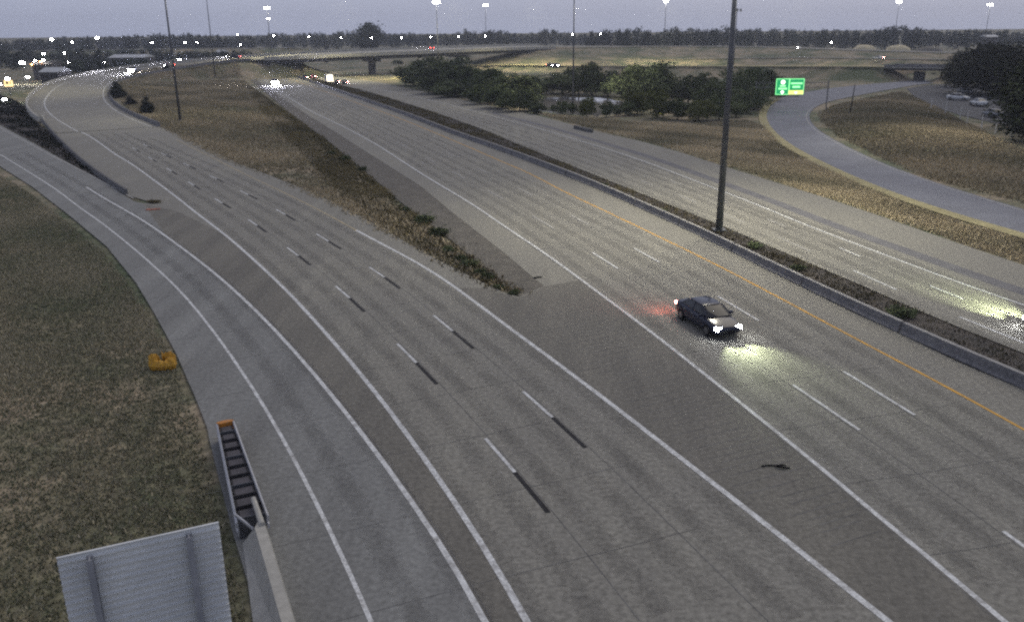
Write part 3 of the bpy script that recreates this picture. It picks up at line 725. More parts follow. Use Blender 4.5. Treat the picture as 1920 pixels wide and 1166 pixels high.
while x < 1985:
    top = float(np.interp(x, px_, py_)) + random.uniform(-.5, 2.5)
    D = random.uniform(820, 1050) if x > 480 else random.uniform(620, 900)
    if x > 1100: D = random.uniform(620, 760)
    pt = GY(x, top, D); h = pt.z + 1.0
    w = h * random.uniform(.9, 1.25)
    single('far_tree', (pt.x, D, -1.0), h * (1.09 if x < 1250 else 1.19), w, far_crowns[k % 9], 'dark tree in the horizon tree line ' + sec(x), 'tree', 'far trees ' + sec(x))
    x += w * .42 / D * 1541; k += 1
for x in range(-40, 480, 17):   # nearer dark trees in front on the left
    D = random.uniform(430, 560); yb = random.uniform(84, 96) if x < 300 else random.uniform(92, 97)
    if 60 < x < 270: yb += 4
    pt = GY(x, yb, D); h = max(5, pt.z + 1); w = h * random.uniform(1.1, 1.6)
    single('roadside_tree', (pt.x, D, -1.0), h, w, far_crowns[(k * 5) % 9], 'dark low tree behind the lit streets at the left edge', 'tree', 'dark trees behind the left ramp'); k += 1
for x in range(140, 300, 18):
    D = random.uniform(350, 400); pt = GY(x, random.uniform(109, 113) - (x - 140) * .03, D); h = max(4, pt.z + .8)
    single('roadside_tree', (pt.x - 4, D, -.8), h, h * 1.4, far_crowns[(k * 7) % 9], 'dark bush just beyond the outer barrier of the left ramp', 'tree', 'dark bushes beyond the ramp barrier'); k += 1
pt = GY(690, 39, 700)
tree('broad_tree', (pt.x, 700, -1), pt.z + 1, (pt.z + 1) * 1.3, crown_mesh('crown', lobes_tree(7, W=.95, base=.1, n=14), 6000, .026, M['leaf_far'], 321), 'tallest broad tree standing high above the far tree line left of centre', 'tree', trunk=trunks[0])
pt = GY(1022, 51, 720)
# a few dark shrubs on the fields
for (x, y, h) in [(745, 118, 2.4), (752, 119, 2), (560, 113, 2), (612, 115, 1.6), (1075, 106, 3), (1090, 104, 3.2), (1105, 103, 3)]:
    p = G(x, y, 0); h = h * 1.1
    single('field_shrub', (p.x, p.y, tz(p.x, p.y) - .2), h, h * 2.4, mid_crowns[k % 5], 'small dark shrub on the dry field beyond the flyover', 'shrub', 'shrubs on the far fields'); k += 1

# wood between the freeway and the loop
wood = [(775, 160, 124, 60, 0), (800, 160, 111, 70, 1), (835, 166, 111, 80, 2), (865, 172, 121, 60, 0), (885, 178, 128, 60, 3), (905, 182, 126, 55, 1), (930, 188, 133, 60, 4), (955, 192, 133, 60, 2), (985, 196, 138, 60, 3),
        (820, 176, 140, 60, 4), (850, 182, 150, 55, 1), (900, 196, 155, 60, 3), (940, 203, 160, 60, 0), (975, 208, 165, 55, 1), (1015, 176, 140, 60, 0), (1055, 175, 136, 55, 2), (1085, 178, 124, 55, 1), (1110, 180, 120, 60, 3), (1140, 180, 132, 50, 4),
        (1165, 182, 140, 50, 0), (1215, 196, 111, 76, 2), (1190, 190, 128, 50, 1), (1245, 194, 126, 60, 4), (1290, 196, 140, 55, 3), (1325, 200, 138, 50, 0), (1345, 204, 150, 50, 1), (1385, 200, 130, 60, 2), (1412, 192, 120, 50, 3), (1440, 188, 132, 40, 4), (1430, 178, 140, 60, 2), (1400, 212, 160, 50, 0)]
for i, (x, yb, yt, wp, c) in enumerate(wood):
    p = G(x, yb); h = GY(x, yt, p.y).z; w = wp / 1541 * p.y * 1.6; h *= random.uniform(.98, 1.2)
    lab = 'dark green tree in the thicket between the freeway and the pond' if x < 1000 else 'dark green tree in the thicket behind the pond and beside the loop road'
    if i == 20: lab = 'tallest round dark tree in the thicket behind the pond'
    tree('thicket_tree', (p.x, p.y, -.1), h, w, mid_crowns[c], lab, 'tree', None if i == 20 else ('thicket trees left of the pond' if x < 1000 else 'thicket trees behind the pond'), trunks[i % 3])
front = [(1008, 213, 188, 44, 0), (1052, 214, 186, 30, 1), (1074, 213, 190, 22, 0), (1100, 218, 178, 34, 2), (1137, 219, 187, 30, 0), (1160, 217, 195, 26, 1), (1195, 214, 165, 54, 2), (1232, 220, 163, 58, 1), (1270, 224, 178, 56, 0), (1310, 226, 182, 54, 2), (1348, 224, 176, 56, 1), (1380, 219, 178, 48, 0), (1180, 216, 186, 40, 0), (1415, 206, 172, 44, 2)]
for i, (x, yb, yt, wp, c) in enumerate(front):
    p = G(x, yb); h = GY(x, yt, p.y).z; w = wp / 1541 * p.y * 1.25
    tree('pond_bush', (p.x, p.y, -.1), h, w, (olive_crowns if i in (3, 6, 7, 9) else mid_crowns)[c], 'olive green bush on the near bank of the pond' if i in (3, 6, 7, 9) else 'dark leafy bush on the near bank of the pond', 'bush', 'olive bushes on the pond bank' if i in (3, 6, 7, 9) else 'dark bushes on the pond bank', trunks[i % 3])
# pond
water = mat('pond_water', (0.16, 0.155, 0.16), rough=0.06, spec=0.9, bump=0.1, bump_scale=1.2)
tag(polygon([Vector((p.x, p.y, -.35)) for p in POND], 0, 'pond', water), kind='structure')
# big dark trees at the right edge
for i, (x, yb, yt, wp, c, lab) in enumerate([(1945, 266, 92, 185, 0, 'nearest black-green tree at the right edge beside the fence posts'), (1862, 178, 74, 190, 1, 'tall dark tree rising above the horizon behind the parked white vehicles'), (1806, 163, 92, 74, 2, 'narrow dark tree beside the end of the short overpass'), (1965, 240, 66, 200, 1, 'dark tree cut by the right edge of the view')]):
    p = G(x, yb); h = GY(x, yt, p.y).z; w = wp / 1541 * p.y * 1.15
    tree('big_tree', (p.x, p.y, -.1), h, w, dark_crowns[c], lab, 'tree', trunk=trunks[i % 3])
# dark bushes beside the left ramp
ev = crown_mesh('crown', [(0, 0, .25, .34, .7), (.06, 0, .45, .26, .8), (-.05, .03, .65, .19, .9), (.02, 0, .85, .11, 1.1), (.1, .1, .3, .28, .7)], 3500, .03, M['leaf_dark'], 401)
for (x, yb, yt, wp, lab) in [(216, 184, 152, 30, 'dark conical bush beside the inner barrier of the left ramp, nearest the curve'), (272, 213, 181, 26, 'dark conical bush on the grass slope, second along the ramp barrier'), (240, 196, 180, 20, 'low dark bush between the two conical bushes by the ramp'), (313, 150, 140, 14, 'small dark shrub on the brown grass slope behind the tall pole')]:
    p = G(x, yb, 0); h = GY(x, yt, p.y).z + .3; tree('evergreen_bush', (p.x + .6, p.y, tz(p.x, p.y) - .1), h, wp / 1541 * p.y * 1.5, ev, lab, 'bush', trunk=trunks[0])

# weeds
weed_crowns = [crown_mesh('weed', [(0, 0, .3, .4, .8), (.2, .1, .3, .3, .9), (-.2, .05, .25, .3, .8)], 260, .09, M['leaf_weed'], 500 + i) for i in range(4)]
darkweed = [crown_mesh('weed', [(0, 0, .3, .4, .8), (.2, .1, .35, .3, .9), (-.25, .05, .25, .3, .8)], 500, .07, M['leaf_mid'], 520 + i) for i in range(3)]
for (x, y, h) in [(795, 417, 1.3), (822, 440, 1.2), (760, 395, .8), (865, 487, .8), (880, 497, .9), (900, 512, .7), (915, 520, .7), (648, 300, 1.2), (680, 320, 1.0), (620, 290, 1.0), (842, 470, .8), (935, 540, .6), (965, 550, .6)]:
    p = G(x, y); single('weed_clump', (p.x, p.y, -.12), h, h * 1.5, darkweed[int(x) % 3], 'dark weed clump on the narrow end of the brown grass gore', 'weed', 'weed clumps along the gore')
for (x, y, h) in [(1692, 595, .9), (1500, 508, .6), (1420, 466, .7), (1240, 400, .7), (1130, 350, .6)]:
    p = G(x, y); single('weed_clump', (p.x, p.y + .4, -.05), h, h * 2.0, darkweed[int(x) % 3], 'dark weed tuft behind the concrete median barrier', 'weed', 'weed tufts behind the median barrier')

# ------------------------------------------------------------------ grass
def grass(name, poly, n, h, w, m, seed, blades=3, patch=6.0, clear=None, lean=.35, lo=.0):
    r = np.random.default_rng(seed); P = arr(poly)
    x0, y0 = P[:, :2].min(0); x1, y1 = P[:, :2].max(0)
    # denser near the camera
    xy = np.empty((0, 2))
    while len(xy) < n:
        c = np.stack([r.uniform(x0, x1, n * 3), r.uniform(y0, y1, n * 3)], 1)
        c = c[inpoly(c, poly)]
        xy = np.concatenate([xy, c])
    xy = xy[:n]
    z = terrain_z(xy)
    ph = r.uniform(0, 9, 8)
    t = (np.sin(xy[:, 0] / patch + ph[0] + 1.6 * np.sin(xy[:, 1] / patch * .7 + ph[1])) + np.sin(xy[:, 1] / patch * .9 + ph[2] + 1.3 * np.sin(xy[:, 0] / patch * 1.3 + ph[3])) + .8 * np.sin((xy[:, 0] + xy[:, 1]) * 2.3 / patch + ph[4])) / 5.6 + .5
    keep = r.uniform(0, 1, len(xy)) < np.clip(.35 + t, 0, 1)
    xy, z, t = xy[keep], z[keep], t[keep]; n = len(xy)
    V = []; T = []
    for b in range(blades):
        a = r.uniform(0, 2 * np.pi, n); hh = h * r.uniform(.4, 1.3, n) * (.55 + .6 * t)
        dx, dy = np.cos(a), np.sin(a); ww = w * r.uniform(.6, 1.4, n)
        ox, oy = r.normal(0, w * 1.2, n), r.normal(0, w * 1.2, n)
        cx, cy = xy[:, 0] + ox, xy[:, 1] + oy
        p0 = np.stack([cx - dx * ww / 2, cy - dy * ww / 2, z - .02], 1); p1_ = np.stack([cx + dx * ww / 2, cy + dy * ww / 2, z - .02], 1)
        p2 = np.stack([cx + r.normal(0, lean, n) * hh, cy + r.normal(0, lean, n) * hh, z + hh], 1)
        V.append(np.stack([p0, p1_, p2], 1)); T.append(np.clip(t * .75 + r.uniform(-.2, .45, n), 0, 1))
    v = np.concatenate(V).reshape(-1, 3); tt = np.concatenate(T); nf = len(tt)
    me = bpy.data.meshes.new(name)
    me.vertices.add(3 * nf); me.vertices.foreach_set('co', v.astype(np.float32).ravel())
    me.loops.add(3 * nf); me.loops.foreach_set('vertex_index', np.arange(3 * nf, dtype=np.int32))
    me.polygons.add(nf); me.polygons.foreach_set('loop_start', np.arange(0, 3 * nf, 3, dtype=np.int32))
    me.update(calc_edges=True)
    at = me.attributes.new('tint', 'FLOAT', 'FACE'); at.data.foreach_set('value', tt.astype(np.float32))
    me.materials.append(m)
    o = bpy.data.objects.new(name, me); COL.objects.link(o); o['kind'] = 'stuff'; return o
gp = L([(440, 1080), (420, 1000), (385, 870), (370, 800), (350, 748), (322, 672), (284, 598), (248, 540), (190, 470), (120, 412), (50, 358), (-40, 305), (-150, 420), (-150, 800), (-100, 1250), (480, 1250)])
g = grass('grass', gp, 80000, .15, .10, M['blade'], 11, 3, 4.5); tag(g, 'patchy dry and green grass on the slope left of the ramp', 'grass')
gg = L([(310, 244), (355, 268), (420, 300), (480, 325), (560, 356), (640, 391), (720, 436), (800, 481), (880, 521), (940, 548), (970, 552), (930, 520), (880, 488), (810, 435), (730, 380), (650, 316), (580, 258), (515, 205), (478, 170), (450, 145), (400, 132), (330, 140), (260, 152), (225, 160), (222, 185), (250, 212)])
g = grass('dry_grass', gg, 80000, .34, .24, M['blade_gore'], 12, 3, 7.0); tag(g, 'brown dry grass on the gore between the ramp and the freeway', 'grass')
gm = []
for P_, d_ in ((bb, -.7),):
    A_ = [p + n * d_ for p, n in zip(P_, normals(P_))]
B_ = smooth_line(densify(L(OL[:-2]), 3), 2)
s_end = nearest_s(A_, G(560, 150))
gm = along(A_, 0, s_end) + B_[::-1]
g = grass('median_grass', gm, 20000, .24, .14, M['leaf_weed'], 13, 4, 2.5); tag(g, 'dark weedy grass strip growing behind the median barrier', 'grass')
tag(polygon([Vector((p.x, p.y, 0)) for p in gm], -.05, 'median_soil', M['dirt']), kind='structure')
gr_ = L([(2060, 545), (1920, 492), (1750, 436), (1560, 371), (1360, 309), (1270, 281), (1200, 262), (1120, 243), (1000, 211), (1040, 216), (1120, 222), (1180, 228), (1300, 232), (1400, 225), (1430, 236), (1460, 268), (1520, 304), (1600, 341), (1700, 382), (1800, 417), (1920, 448), (2060, 490)])
g = grass('verge_grass', gr_, 60000, .30, .18, M['blade_gore'], 14, 3, 4.5); tag(g, 'brown dry grass verge between the opposing carriageway and the loop road', 'grass')
g = grass('oval_grass', OVAL, 50000, .30, .28, M['blade_gore'], 15, 3, 9.0); tag(g, 'dry grass mound inside the loop road', 'grass')
gb = L([(462, 160), (480, 170), (526, 203), (600, 256), (674, 316), (752, 384), (828, 438), (896, 492), (945, 528), (980, 551), (930, 542), (870, 512), (790, 465), (710, 415), (640, 365), (600, 318), (540, 262), (490, 205)])
g = grass('gore_weeds', gb, 20000, .34, .24, M['leaf_weed'], 17, 3, 3.0); tag(g, 'dark green weeds along the gravel side of the brown gore', 'weeds')
gw_ = L([(-60, 160), (30, 190), (58, 212), (85, 243), (140, 294), (195, 339), (236, 367), (200, 342), (120, 297), (60, 263), (0, 231), (-60, 200)])
g = grass('wedge_weeds', gw_, 9000, .4, .2, M['leaf_dark'], 16, 3, 3.0); tag(g, 'dark weeds on the dirt wedge between the two left ramps', 'weeds')

# ------------------------------------------------------------------ masts and lamps
lampw = glow('luminaire_glow', (1.0, 0.97, 0.88), 40)
lamps = glow('street_lamp_glow', (1.0, 0.98, 0.94), 90)
lampo = glow('orange_lamp_glow', (1.0, 0.42, 0.12), 30)
def mast(base, h, label, lit=False, group=None, r0=.28, r1=.11, ring=1.5):
    e = empty('high_mast_pole', base)
    m = MB(); m.tube((0, 0, .12), (0, 0, h), r0, r1, 12); m.build('pole', M['steel'], e, True)
    m = MB(); m.box(0, 0, .06, r0 * 3.6, r0 * 3.6, .12); m.build('base_plate', M['steel'], e)
    m = MB(); n = 12
    for i in range(n):
        a, b = 2 * math.pi * i / n, 2 * math.pi * (i + 1) / n
        m.tube((ring * .8 * math.cos(a), ring * .8 * math.sin(a), h - .4), (ring * .8 * math.cos(b), ring * .8 * math.sin(b), h - .4), .05, .05, 5)
    for i in range(3):
        a = 2 * math.pi * i / 3; m.tube((0, 0, h - .3), (ring * .8 * math.cos(a), ring * .8 * math.sin(a), h - .4), .04, .04, 5)
    m.build('lamp_ring', M['steel'], e)
    for i in range(6):
        a = 2 * math.pi * i / 6 + .3; cx, cy = ring * math.cos(a), ring * math.sin(a)
        m = MB(); m.tube((cx, cy, h - .75), (cx, cy, h - .15), .38, .12, 10); f_ = m.build('luminaire', M['steel'], e, False)
        m = MB(); m.tube((cx, cy, h - 1.25), (cx, cy, h - .76), .24, .40, 10); m.build('lens', lampw if lit else M['rail'], f_)
    tag(e, label, 'light mast', group); return e
b1_ = G(1348, 432); e = mast(b1_, 27, 'nearest thick dark pole rising out of view beside the median barrier', lit=True, r0=.30, r1=.14)
def lamp_or_fill_light(loc, power, col=(1.0, 0.93, 0.74), size=1.2, spot=122):
    l = bpy.data.lights.new('lamp_or_fill_light', 'SPOT'); l.energy = power; l.color = col; l.spot_size = R(spot); l.spot_blend = .8; l.shadow_soft_size = size
    o = bpy.data.objects.new('lamp_or_fill_light', l); COL.objects.link(o); o.location = loc; return o
lamp_or_fill_light((b1_.x + 1, b1_.y + 3.0, 26), 17000)
b2_ = G(338, 226); mast(b2_, 27, 'tall dark pole on the grass slope beside the left ramp', r0=.27, r1=.12)
lamp_or_fill_light((b2_.x, b2_.y + 4, 26), 5000)
b3_ = G(404, 149); b3_.z = tz(b3_.x, b3_.y); mast(b3_, 34, 'slim dark pole behind the tall left pole, standing near the top of the grass slope', r0=.24, r1=.10)
b4_ = G(1074, 200); mast(b4_, 27, 'thin dark pole rising from the thicket by the pond', r0=.22, r1=.09)
lamp_or_fill_light((b4_.x + 1.5, b4_.y + 3, 24), 14000)
b5_ = G(1374, 140); mast(b5_, 24, 'thin dark pole close behind the thickest pole', r0=.2, r1=.1)
lamp_or_fill_light((62, 118, 24), 9000)  # free-standing spot, no mast modelled here
for x_, y_, D_, P_w in ((500, 14, 360, 30000), (640, 20, 315, 30000), (850, 3, 318, 42000), (1000, 10, 385, 42000), (1249, 2, 400, 36000), (1500, 10, 340, 24000), (60, 120, 250, 8000)):  # added fill spots standing off the masts, to warm the flyover and far ground
    q_ = GY(x_, 20, D_); lamp_or_fill_light((q_.x, D_, 30), P_w, (1.0, .9, .55))
for (x, y, D, lab) in [(500, 14, 470, 'lit mast left of centre, the taller of two close together'), (503, 35, 860, 'lit mast left of centre, the lower of two close together'), (818, 3, 330, 'lit mast standing behind the flyover, left of two bright ones'), (910, 9, 480, 'lit mast standing behind the flyover, right of two bright ones'), (1249, 2, 470, 'lit mast above the tree line left of the thickest pole'), (1686, 3, 500, 'faint lit mast above the highest part of the right tree line'), (1857, 8, 480, 'lit mast at the far right above the big dark tree')]:
    p = GY(x, y, D); g0 = tz(p.x, p.y); mast((p.x, p.y, g0), p.z - g0 + .6, lab, lit=True, r0=.22, r1=.09, ring=1.0)
def street_lamp_proto():
    e = empty('street_lamp'); m = MB(); m.tube((0, 0, 0), (0, 0, 1), .09, .06, 6); po = m.build('pole', M['steel'], e)
    m = MB(); m.box(0, 0, 0, .9, .55, .28, 0, .6); m.build('lamp_head', M['steel'], e)
    m = MB(); m.box(0, 0, -.1, .5, .5, .34, 0, 1.3); m.build('lens', lamps, e); return e
slp = street_lamp_proto(); first = [True]
def street_lamp(x, y, D, label, group, sz=1.0, mt=None):
    p = GY(x, y, D); g0 = tz(p.x, p.y)
    e = slp if first[0] else copy_tree(slp); first[0] = False
    e.location = (p.x, p.y, g0); h = p.z - g0
    for c in e.children:
        n = c.name.split('.')[0]
        if n == 'pole': c.scale = (1, 1, h)
        elif n == 'lamp_head': c.location = (0, 0, h + .22); c.scale = (sz, sz, sz)
        else:
            c.location = (0, 0, h); c.scale = (sz, sz, sz)
            if mt: c.data = c.data.copy(); c.data.materials[0] = mt
    tag(e, label, 'street lamp', group)
for x, y in [(445, 65), (513, 67), (579, 69), (639, 71), (697, 71.5), (753, 71), (807, 70.5), (860, 69), (910, 68)]:
    street_lamp(x, y, 600, 'small bright street lamp in the evenly spaced row in front of the far trees', 'street lamps in the row above the flyover', .95)
for x, y in [(285, 80), (347, 80.5), (451, 84), (1073, 65)]:
    street_lamp(x, y, 560, {285: 'street lamp over the distant road left of the tall left pole', 347: 'bright street lamp above the blue-white headlights on the ramp', 451: 'street lamp directly below another one where the ramp meets the flyover', 1073: 'single street lamp seen against the trees beside the thin pond pole'}[x], None, 1.1)
for x, y, s_, lab in [(97, 74, 1.9, 'leftmost bright lamp level with the tree tops'), (182, 71, 1.9, 'second bright lamp level with the tree tops from the left'), (135, 79, .8, 'faint lamp between the two bright ones at tree-top height'), (82, 101, 1.4, 'lamp above the lit shop area at far left'), (121, 100, 1.0, 'small lamp right of the lit shop area'), (129, 117, 1.0, 'small lamp low in the dark trees'), (195, 117, .8, 'small lamp just above the ramp barrier'), (369, 80, .6, 'faint lamp right of the bright one above the ramp'), (1126, 64, .6, 'faint lamp against the trees right of the pond pole'), (1559, 80, .8, 'faint lamp in the trees left of the sand mounds')]:
    street_lamp(x, y, 480, lab, None, s_)
for x, y, s_, lab in [(41, 117, 2.4, 'bright bluish lamp in the dark trees at far left'), (14, 147, 2.0, 'bright lamp standing over the yellow lit sign at the left edge'), (52, 144, 1.6, 'bright lamp right of the yellow lit sign'), (120, 141, 1.6, 'bright lamp touching the outer ramp barrier'), (8, 186, 1.3, 'lowest bright lamp at the left edge'), (-2, 158, 1.3, 'lamp cut by the left edge')]:
    street_lamp(x, y, 300 if y < 150 else 215, lab, None, s_ * .75)
for x, y in [(65, 114), (60, 121), (76, 116), (82, 113)]:
    street_lamp(x, y, 330, 'small orange or white lamp clustered in the shop area at far left', 'lamps clustered at the far left shops', .9, lampo if x in (76, 60) else None)
# slim pole on the oval
p = G(1593, 219); e = empty('slim_pole', (p.x, p.y, tz(p.x, p.y)))
hh = GY(1597, 164, p.y).z; m = MB(); m.tube((0, 0, 0), (.35, 0, hh), .13, .09, 8); m.build('pole', M['girder'], e, True)
m = MB(); m.box(0, 0, .05, .5, .5, .1); m.build('base_plate', M['girder'], e); tag(e, 'short dark leaning pole on the grass inside the loop road', 'pole')

# ------------------------------------------------------------------ overhead guide signs
SY = G(1414, 207).y
sg = empty('sign_gantry', (0, 0, 0)); tag(sg, 'overhead guide sign gantry with two lit green panels across the loop road', 'road sign')
pl = G(1414, 207); pr = G(1556, 200)
def zat(y, x=1480): return GY(x, y, SY - .4).z
zt1, zt2 = zat(156, 1450), zat(165, 1450)
m = MB(); m.tube((pl.x, SY, -.1), (pl.x, SY, zt1 + .4), .13, .11, 10); m.build('post', M['asphalt'], sg)
xr = GY(1522, 160, SY).x
m = MB(); m.tube((xr + 3.5, SY, -.1), (xr + 3.5, SY, zt1 + .4), .13, .11, 10); m.build('post', M['asphalt'], sg)
m = MB()
for z in (zt1, zt2): m.tube((pl.x, SY, z), (xr + 3.5, SY, z), .07, .07, 6)
n = 14
for i in range(n):
    xa_, xb_ = pl.x + (xr + 3.5 - pl.x) * i / n, pl.x + (xr + 3.5 - pl.x) * (i + 1) / n
    m.tube((xa_, SY, zt1 if i % 2 else zt2), (xb_, SY, zt2 if i % 2 else zt1), .04, .04, 5)
m.build('truss', M['asphalt'], sg)
green = mat('sign_green', (0.02, 0.30, 0.11), rough=.5, emis=(0.02, 0.42, 0.14), estr=.6)  # sign colours glow in place of light from the lamps below
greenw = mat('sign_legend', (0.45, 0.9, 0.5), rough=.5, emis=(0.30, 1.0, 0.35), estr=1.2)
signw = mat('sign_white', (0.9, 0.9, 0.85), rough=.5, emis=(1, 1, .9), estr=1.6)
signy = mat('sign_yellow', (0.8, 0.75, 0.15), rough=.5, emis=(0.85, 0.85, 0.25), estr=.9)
for (x0, x1, kind_) in ((1456, 1479, 0), (1480, 1506, 1)):
    a = GY(x0, 148, SY - .4); b = GY(x1, 178 if kind_ == 0 else 177.5, SY - .4); cx, cz = (a.x + b.x) / 2, (a.z + b.z) / 2; w, h = b.x - a.x, a.z - b.z
    m = MB(); m.box(cx, SY - .4, cz, w, .06, h); pn = m.build('sign_panel', green, sg)
    m = MB()
    for dx in (-1, 1): m.box(cx + dx * (w / 2 - .06), SY - .437, cz, .09, .01, h - .08)
    for dz in (-1, 1): m.box(cx, SY - .438, cz + dz * (h / 2 - .06), w - .2, .01, .09)
    m.build('border', greenw, pn)
    def bar(u0, u1, v0, v1, mt, nm):
        m = MB(); m.box(cx + w * ((u0 + u1) / 2 - .5), SY - .44, cz + h * (.5 - (v0 + v1) / 2), w * (u1 - u0), .012, h * (v1 - v0)); m.build(nm, mt, pn)
    if kind_ == 0:
        m = MB(); m.prism([(0, 0)] * 0 + [(math.cos(t) * .16 * w, math.sin(t) * .13 * h) for t in np.linspace(0, 2 * math.pi, 9)[:-1]], 0, .012)
        q = m.build('route_shield', signw, pn); q.rotation_euler = (R(90), 0, 0); q.location = (cx, SY - .437, cz + h * .28)
        bar(.30, .70, .40, .50, greenw, 'legend'); bar(.20, .82, .57, .67, greenw, 'legend')
        m = MB(); m.prism([(-.15 * w, .06 * h), (-.05 * w, .06 * h), (-.05 * w, .13 * h), (.05 * w, .13 * h), (.05 * w, .06 * h), (.15 * w, .06 * h), (0, -.12 * h)], 0, .012)
        q = m.build('arrow', signw, pn); q.rotation_euler = (R(90), 0, 0); q.location = (cx, SY - .437, cz - h * .36)
    else:
        bar(.14, .88, .25, .35, greenw, 'legend'); bar(.25, .75, .46, .58, greenw, 'legend')
        bar(.02, .98, .74, .99, signy, 'exit_panel')
        m = MB(); m.prism([(-.12 * w, .04 * h), (.12 * w, .04 * h), (0, -.08 * h)], 0, .012)
        q = m.build('arrow', signw, pn); q.rotation_euler = (R(90), 0, 0); q.location = (cx, SY - .46, cz - h * .38)
    m = MB(); m.box(cx, SY - 1.2, cz - h / 2 - .25, .9, .25, .18); m.box(cx, SY - .8, cz - h / 2 - .2, .08, .9, .06); m.build('sign_lamp', M['steel'], pn)

# ------------------------------------------------------------------ sign seen from behind, bottom left
sr = GY(410, 979, 17.6); sL = GY(105, 1041, 16.2)
sr.z = sL.z = (sr.z + sL.z) / 2
hgt = 3.3
dv = (sr - sL); wd = dv.length; rz = math.atan2(dv.y, dv.x)
sn = empty('highway_sign', (sL.x, sL.y, 0), rz); tag(sn, 'back of a large ribbed aluminium highway sign at the lower left', 'road sign')
n = 9; ph = hgt / n
for k in range(n):
    z0 = sL.z - (k + 1) * ph
    m = MB(); b = 0
    prof_ = [(0, 0), (-.05, 0), (-.05, .018), (-.012, .03), (-.012, ph * .48), (-.07, ph * .5), (-.07, ph * .57), (-.012, ph * .56), (-.012, ph - .04), (-.05, ph - .025), (-.05, ph - .006), (0, ph - .006)]
    v = [(0, y_, z0 + z_) for y_, z_ in prof_] + [(wd, y_, z0 + z_) for y_, z_ in prof_]; N2 = len(prof_)
    f = [(i, (i + 1) % N2, N2 + (i + 1) % N2, N2 + i) for i in range(N2)] + [tuple(range(N2))[::-1], tuple(range(N2, 2 * N2))]
    mesh('panel_plank', v, f, M['alu'], sn)
for u in (.19, .80):
    m = MB(); z1 = sL.z - .12
    m.box(wd * u, -.075, z1 / 2, .14, .03, z1); m.box(wd * u, -.17, z1 / 2, .03, .16, z1); m.box(wd * u, -.26, z1 / 2, .14, .02, z1)
    m.build('post', mat('dull_post_steel', (.33, .34, .36), col2=(.24, .25, .27), scale=1), sn)

# ------------------------------------------------------------------ crash cushion and its concrete wall
A_ = G(426, 824, 0); B_ = G(476, 1005, 0); dd = (B_ - A_); CL = dd.length; rz = math.atan2(dd.y, dd.x)
cc = empty('crash_cushion', A_, rz); tag(cc, 'long crash cushion with black bays, pale side rails and an orange nose', 'crash cushion')
w0, w1 = .62, .95; nb = 10; h_ = .82
for k in range(nb):
    x0, x1 = .12 + (CL - .12) * k / nb, .12 + (CL - .12) * (k + 1) / nb
    u = (k + .5) / nb; w = w0 + (w1 - w0) * u
    m = MB(); m.box((x0 + x1) / 2, 0, h_ * .42, (x1 - x0) - .10, w - .14, h_ * .84); q = m.build('bay', M['bay'], cc)
    m = MB(); m.box((x0 + x1) / 2, 0, h_ * .84 + .013, (x1 - x0) - .24, w - .26, .02); m.build('lid', M['bay_top'], q)
    m = MB(); m.box(x1 - .03, 0, h_ * .5, .04, w - .06, h_ * .96); m.build('diaphragm', M['bay'] if k % 3 else M['steel'], cc)
for sgn in (-1, 1):
    m = MB()
    def wv(x): return sgn * (w0 + (w1 - w0) * x / CL) / 2
    for (za, zb) in ((.30, .52), (.58, .84)):
        b = len(m.v)
        for x_ in (0, CL + .25):
            y_ = wv(x_); m.v += [(x_, y_, za), (x_, y_ + sgn * .06, za + .05), (x_, y_ + sgn * .06, zb - .05), (x_, y_, zb), (x_, y_ - sgn * .02, zb - .03), (x_, y_ - sgn * .02, za + .03)]
        for j in range(6): jj = (j + 1) % 6; m.f.append((b + j, b + jj, b + 6 + jj, b + 6 + j))
        m.f += [tuple(b + j for j in range(6)), tuple(b + 6 + j for j in range(6))]
    q = m.build('side_rail', M['rail'], cc)
m = MB(); m.tube((0.0, 0, .02), (0.0, 0, h_ + .03), .31, .31, 14); o_ = m.build('nose', M['orange'], cc, False); o_.scale = (.42, 1.12, 1)
# wall that starts behind the cushion
cw = empty('concrete_wall', B_, rz); tag(cw, 'pale concrete wall that begins behind the crash cushion', 'wall')
def hexa(name, pts_b, pts_t, m_, par):
    n = len(pts_b); f = [tuple(range(n))[::-1], tuple(range(n, 2 * n))] + [(i, (i + 1) % n, n + (i + 1) % n, n + i) for i in range(n)]
    return mesh(name, pts_b + pts_t, f, m_, par)
hexa('wall_end', [(.25, -.40, 0), (9.5, -.95, 0), (9.5, .48, 0), (.25, .48, 0)], [(1.0, -.02, .95), (9.5, -.02, .95), (9.5, .30, .95), (.3, .30, .95)], M['parapet'], cw)
m = MB(); m.tube((-.9, .2, .9), (1.0, .22, .98), .09, .10, 8); m.tube((-.9, .2, .9), (-.95, .2, .2), .09, .09, 8); m.build('end_pipe', M['parapet'], cw)
m = MB(); m.v += [(-.2, -.5, .86), (.95, -.06, .97), (.95, -.0, .9), (-.2, -.44, .8)]; m.f.append((0, 1, 2, 3)); m.box(.4, -.28, .88, 1.2, .05, .1, .37); m.build('transition_rail', M['rail'], cw)
pad = polygon(L([(398, 822), (410, 838), (432, 900), (468, 1012), (495, 1080), (560, 1290), (520, 1290), (462, 1082), (437, 1000), (404, 872), (390, 812)]), .009, 'concrete_pad', M['concrete_cool'], pave)

